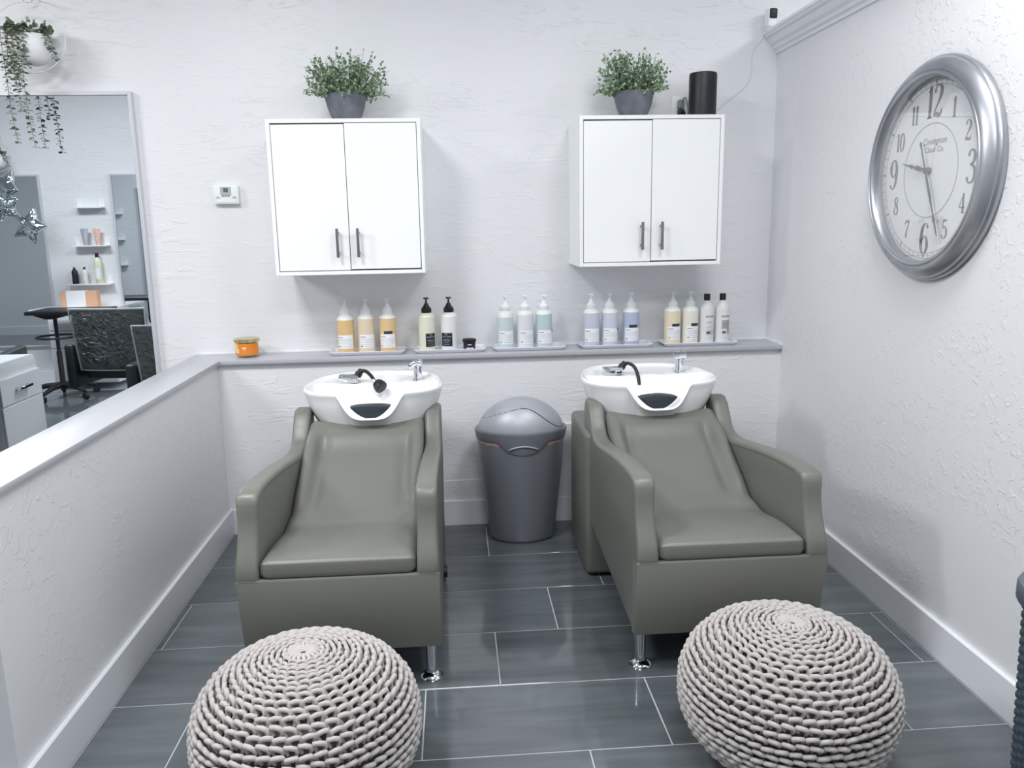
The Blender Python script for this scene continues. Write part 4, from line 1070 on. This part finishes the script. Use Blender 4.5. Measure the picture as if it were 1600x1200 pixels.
# station counter under the opposite shelves
t = thing('station_counter', 'white station counter with drawers below the opposite shelves', 'counter', (-3.35, YO, 0))
obj('counter_top', MB().box(-0.42, 0.30, 0.0, 0.40, 0.705, 0.74, 0.004, 2), M_shelf, t)
obj('cabinet_body', MB().box(-0.28, 0.28, 0.0, 0.36, 0.06, 0.705, 0.003, 1), M_shelf, t)
for z0, z1 in ((0.07, 0.38), (0.39, 0.54), (0.55, 0.695)):
    dd = obj('drawer', MB().box(-0.275, 0.275, 0.361, 0.378, z0, z1, 0.003, 1), M_shelf, t)
    obj('handle', MB().box(-0.06, 0.06, 0.378, 0.392, (z0 + z1) / 2, (z0 + z1) / 2 + 0.012, 0.002, 1), M_chrome, dd)
t = thing('gift_box', 'peach and white box on the station counter below the shelves', 'box', (-3.40, 0.02, 0.74))
obj('carton', MB().box(-0.17, 0.15, -0.04, 0.04, 0.0, 0.145, 0.002, 1), M_peach, t)
obj('white_sleeve', MB().box(-0.12, 0.05, -0.042, 0.042, 0.001, 0.147, 0.002, 1), M_label, t)

def drawer_cabinet(x, y, rz, label, feet=True):
    """rounded-top white cabinet, drawers on local -y face"""
    t = thing('drawer_cabinet', label, 'cabinet', (x, y, 0), rz=rz)
    outl = []
    w, zt, rr_ = 0.22, 0.735, 0.05
    outl = [(-w, 0.10), (w, 0.10), (w, zt - rr_)] + [(w - rr_ + rr_ * math.cos(a), zt - rr_ + rr_ * math.sin(a)) for a in (PI / 8, PI / 4, 3 * PI / 8)] + [(w - rr_, zt), (-w + rr_, zt)] + [(-w + rr_ - rr_ * math.sin(a), zt - rr_ + rr_ * math.cos(a)) for a in (PI / 8, PI / 4, 3 * PI / 8)] + [(-w, zt - rr_)]
    obj('body', MB().prism(outl, 'y', -0.20, 0.20, 0.004, 2), M_shelf, t)
    for z0, z1 in ((0.505, 0.650), (0.11, 0.500)):
        d = obj('drawer', MB().box(-w + 0.004, w - 0.004, -0.216, -0.199, z0, z1, 0.003, 1), M_shelf, t)
        if z0 > 0.4: obj('handle', MB().box(-0.07, 0.07, -0.244, -0.232, (z0 + z1) / 2 - 0.006, (z0 + z1) / 2 + 0.010, 0.002, 1).box(-0.066, -0.054, -0.234, -0.214, (z0 + z1) / 2 - 0.004, (z0 + z1) / 2 + 0.008).box(0.054, 0.066, -0.234, -0.214, (z0 + z1) / 2 - 0.004, (z0 + z1) / 2 + 0.008), M_chrome, d)
    for sx_ in (-0.18, 0.18):
        for sy_ in (-0.16, 0.16): obj('leg', MB().lathe([(0.016, 0), (0.022, 0.10)], 12, (sx_, sy_, 0)), M_chrome, t)
drawer_cabinet(-2.60, 3.14, PI / 2 - 0.02, 'white rounded-top drawer cabinet with chrome handles near the wall mirror')

def styling_chair(x, y, rz, label, dz=0.0):
    """back of the chair faces local +y"""
    t = thing('styling_chair', label, 'chair', (x, y, 0), rz=rz, group='plastic-covered styling chairs')
    def curved(w, z0, z1, yc, th, bow, top_in=0.0):
        mb = MB(); rows = []
        n, k = 14, 8
        F = [[None] * (n + 1) for _ in range(k + 1)]; Bk = [[None] * (n + 1) for _ in range(k + 1)]
        for i in range(k + 1):
            for j in range(n + 1):
                u = -1 + 2 * j / n; v = i / k
                e = min(1, (1 - abs(u)) / 0.08) * min(1, min(v, 1 - v) / 0.08) ; e = max(e, 0) ** 0.5
                xx = u * w * (1 + top_in * v); zz = z0 + (z1 - z0) * v; yb_ = yc - bow * u * u - 0.04 * v * -1
                F[i][j] = (xx, yb_ + th / 2 * (0.5 + 0.5 * e), zz); Bk[i][j] = (xx, yb_ - th / 2 * (0.5 + 0.5 * e), zz)
        V1 = mb.grid(F); V2 = mb.grid(Bk); bm = mb.bm
        def strip(a, b):
            for i in range(len(a) - 1): bm.faces.new((a[i], a[i + 1], b[i + 1], b[i]))
        strip(V1[0], V2[0]); strip(V1[-1], V2[-1]); strip([r[0] for r in V1], [r[0] for r in V2]); strip([r[-1] for r in V1], [r[-1] for r in V2])
        return mb, F
    mb, F = curved(0.235, 0.46 + dz, 0.88 + dz, 0.24, 0.07, 0.03, 0.10)
    br = obj('backrest', mb, M_dgreen, t, smooth=50)
    mb, F2 = curved(0.243, 0.455 + dz, 0.89 + dz, 0.24, 0.085, 0.03, 0.10)
    cv = obj('plastic_cover', mb, M_plastic, t, smooth=50)
    per = [F2[i][0] for i in range(9)] + [F2[8][j] for j in range(1, 15)] + [F2[i][14] for i in range(7, -1, -1)] + [F2[0][j] for j in range(13, 0, -1)]
    obj('piping', MB().tube([(p[0], p[1] + 0.003, p[2]) for p in per], 0.0045, 6, closed=True), M_label, cv)
    obj('seat', MB().box(-0.24, 0.24, -0.27, 0.20, 0.38, 0.50, 0.03, 3), M_dgreen, t, smooth=50)
    for s_ in (-1, 1): obj('armrest', MB().box(s_ * 0.30 - 0.035, s_ * 0.30 + 0.035, -0.26, 0.27, 0.33, 0.64 + dz, 0.018, 3), M_dgreen, t, smooth=50)
    obj('column', MB().lathe([(0.035, 0.05), (0.03, 0.38)], 20), M_chrome, t)
    obj('floor_disc', MB().lathe([(0.24, 0), (0.24, 0.012), (0.20, 0.028), (0.05, 0.05)], 40), M_chrome, t)
styling_chair(-2.37, 1.66, 0.10, 'dark green styling chair with plastic back cover nearest the opposite station')
styling_chair(-1.76, 2.22, -0.03, 'styling chair in plastic cover closest to the half wall', -0.06)
styling_chair(-3.28, 2.15, -0.2, 'styling chair beside the white drawer cabinet, farthest left')

# rolling pedestal table
t = thing('rolling_table', 'black rolling pedestal table with five castors near the opposite station', 'table', (-3.42, 0.52, 0))
obj('table_top', MB().box(-0.15, 0.45, -0.20, 0.20, 0.735, 0.765, 0.006, 2), M_blackpl, t)
obj('bracket', MB().prism([(-0.16, 0.735), (0.16, 0.735), (0.03, 0.69), (-0.03, 0.69)], 'y', -0.10, 0.10), M_blackpl, t)
obj('pole', MB().lathe([(0.022, 0.06), (0.022, 0.40), (0.016, 0.41), (0.016, 0.70)], 16), M_blackpl, t)
obj('foot_ring', MB().tube([(0.16 * math.cos(2 * PI * i / 32), 0.16 * math.sin(2 * PI * i / 32), 0.53) for i in range(32)], 0.009, 8, closed=True), M_blackpl, t)
for i in range(5):
    a = 2 * PI * i / 5 + 0.5
    bl = obj('base_leg', MB().tube([(0, 0, 0.11), (0.14 * math.cos(a), 0.14 * math.sin(a), 0.105), (0.27 * math.cos(a), 0.27 * math.sin(a), 0.07)], [0.028, 0.022, 0.014], 10), M_blackpl, t)
    obj('castor', MB().lathe([(0.012, -0.014), (0.028, -0.013), (0.028, 0.013), (0.012, 0.014)], 16).xf(Matrix.Translation((0.27 * math.cos(a), 0.27 * math.sin(a), 0.028)) @ Matrix.Rotation(a, 4, 'Z') @ Matrix.Rotation(PI / 2, 4, 'X')), M_black, bl)

# star balloons
def star(x, y, z, R0, rot, label):
    t = MB(); n = 10
    rim = []
    for i in range(n):
        a = 2 * PI * i / n + PI / 2; r = R0 if i % 2 == 0 else R0 * 0.55; rim.append((r * math.cos(a), r * math.sin(a)))
    per = []
    for i in range(n):
        p, q = rim[i], rim[(i + 1) % n]
        for k in range(5): per.append((p[0] + (q[0] - p[0]) * k / 5, p[1] + (q[1] - p[1]) * k / 5))
    m_ = len(per)
    for sg in (1, -1):
        t.grid([[(px * f_, sg * R0 * 0.30 * math.sqrt(max(0, 1 - f_ ** 2.2)) * (1 + 0.10 * math.sin(j * 2.3) * f_), pz * f_) for j, (px, pz) in enumerate(per)] for f_ in (0.02, 0.2, 0.4, 0.6, 0.75, 0.88, 0.96, 1.0)], closev=True)
    bmesh.ops.remove_doubles(t.bm, verts=list(t.bm.verts), dist=0.0005)
    o = obj('star_balloon', t, M_foil, None, (x, y, z), smooth=45); o.rotation_euler = rot
    tag(o, label, 'balloon', 'silver star balloons')
star(-3.74, 0.40, 1.79, 0.16, (0.2, 0.5, 0.6), 'silver foil star balloon, highest of the bunch')
star(-3.62, 0.70, 1.62, 0.14, (-0.2, -0.3, -0.5), 'silver foil star balloon in the middle of the bunch')
star(-3.56, 0.46, 1.47, 0.16, (0.1, 0.35, 0.1), 'silver foil star balloon, lowest of the bunch')

# blue painter's tape scrap on the baseboard end
tag(obj('tape_scrap', MB().box(-0.006, 0.006, -0.009, 0.009, 0, 0.0006), M_tape, None, (-1.066, 1.792, BH)), 'tiny scrap of blue tape on the end of the left baseboard', 'tape')
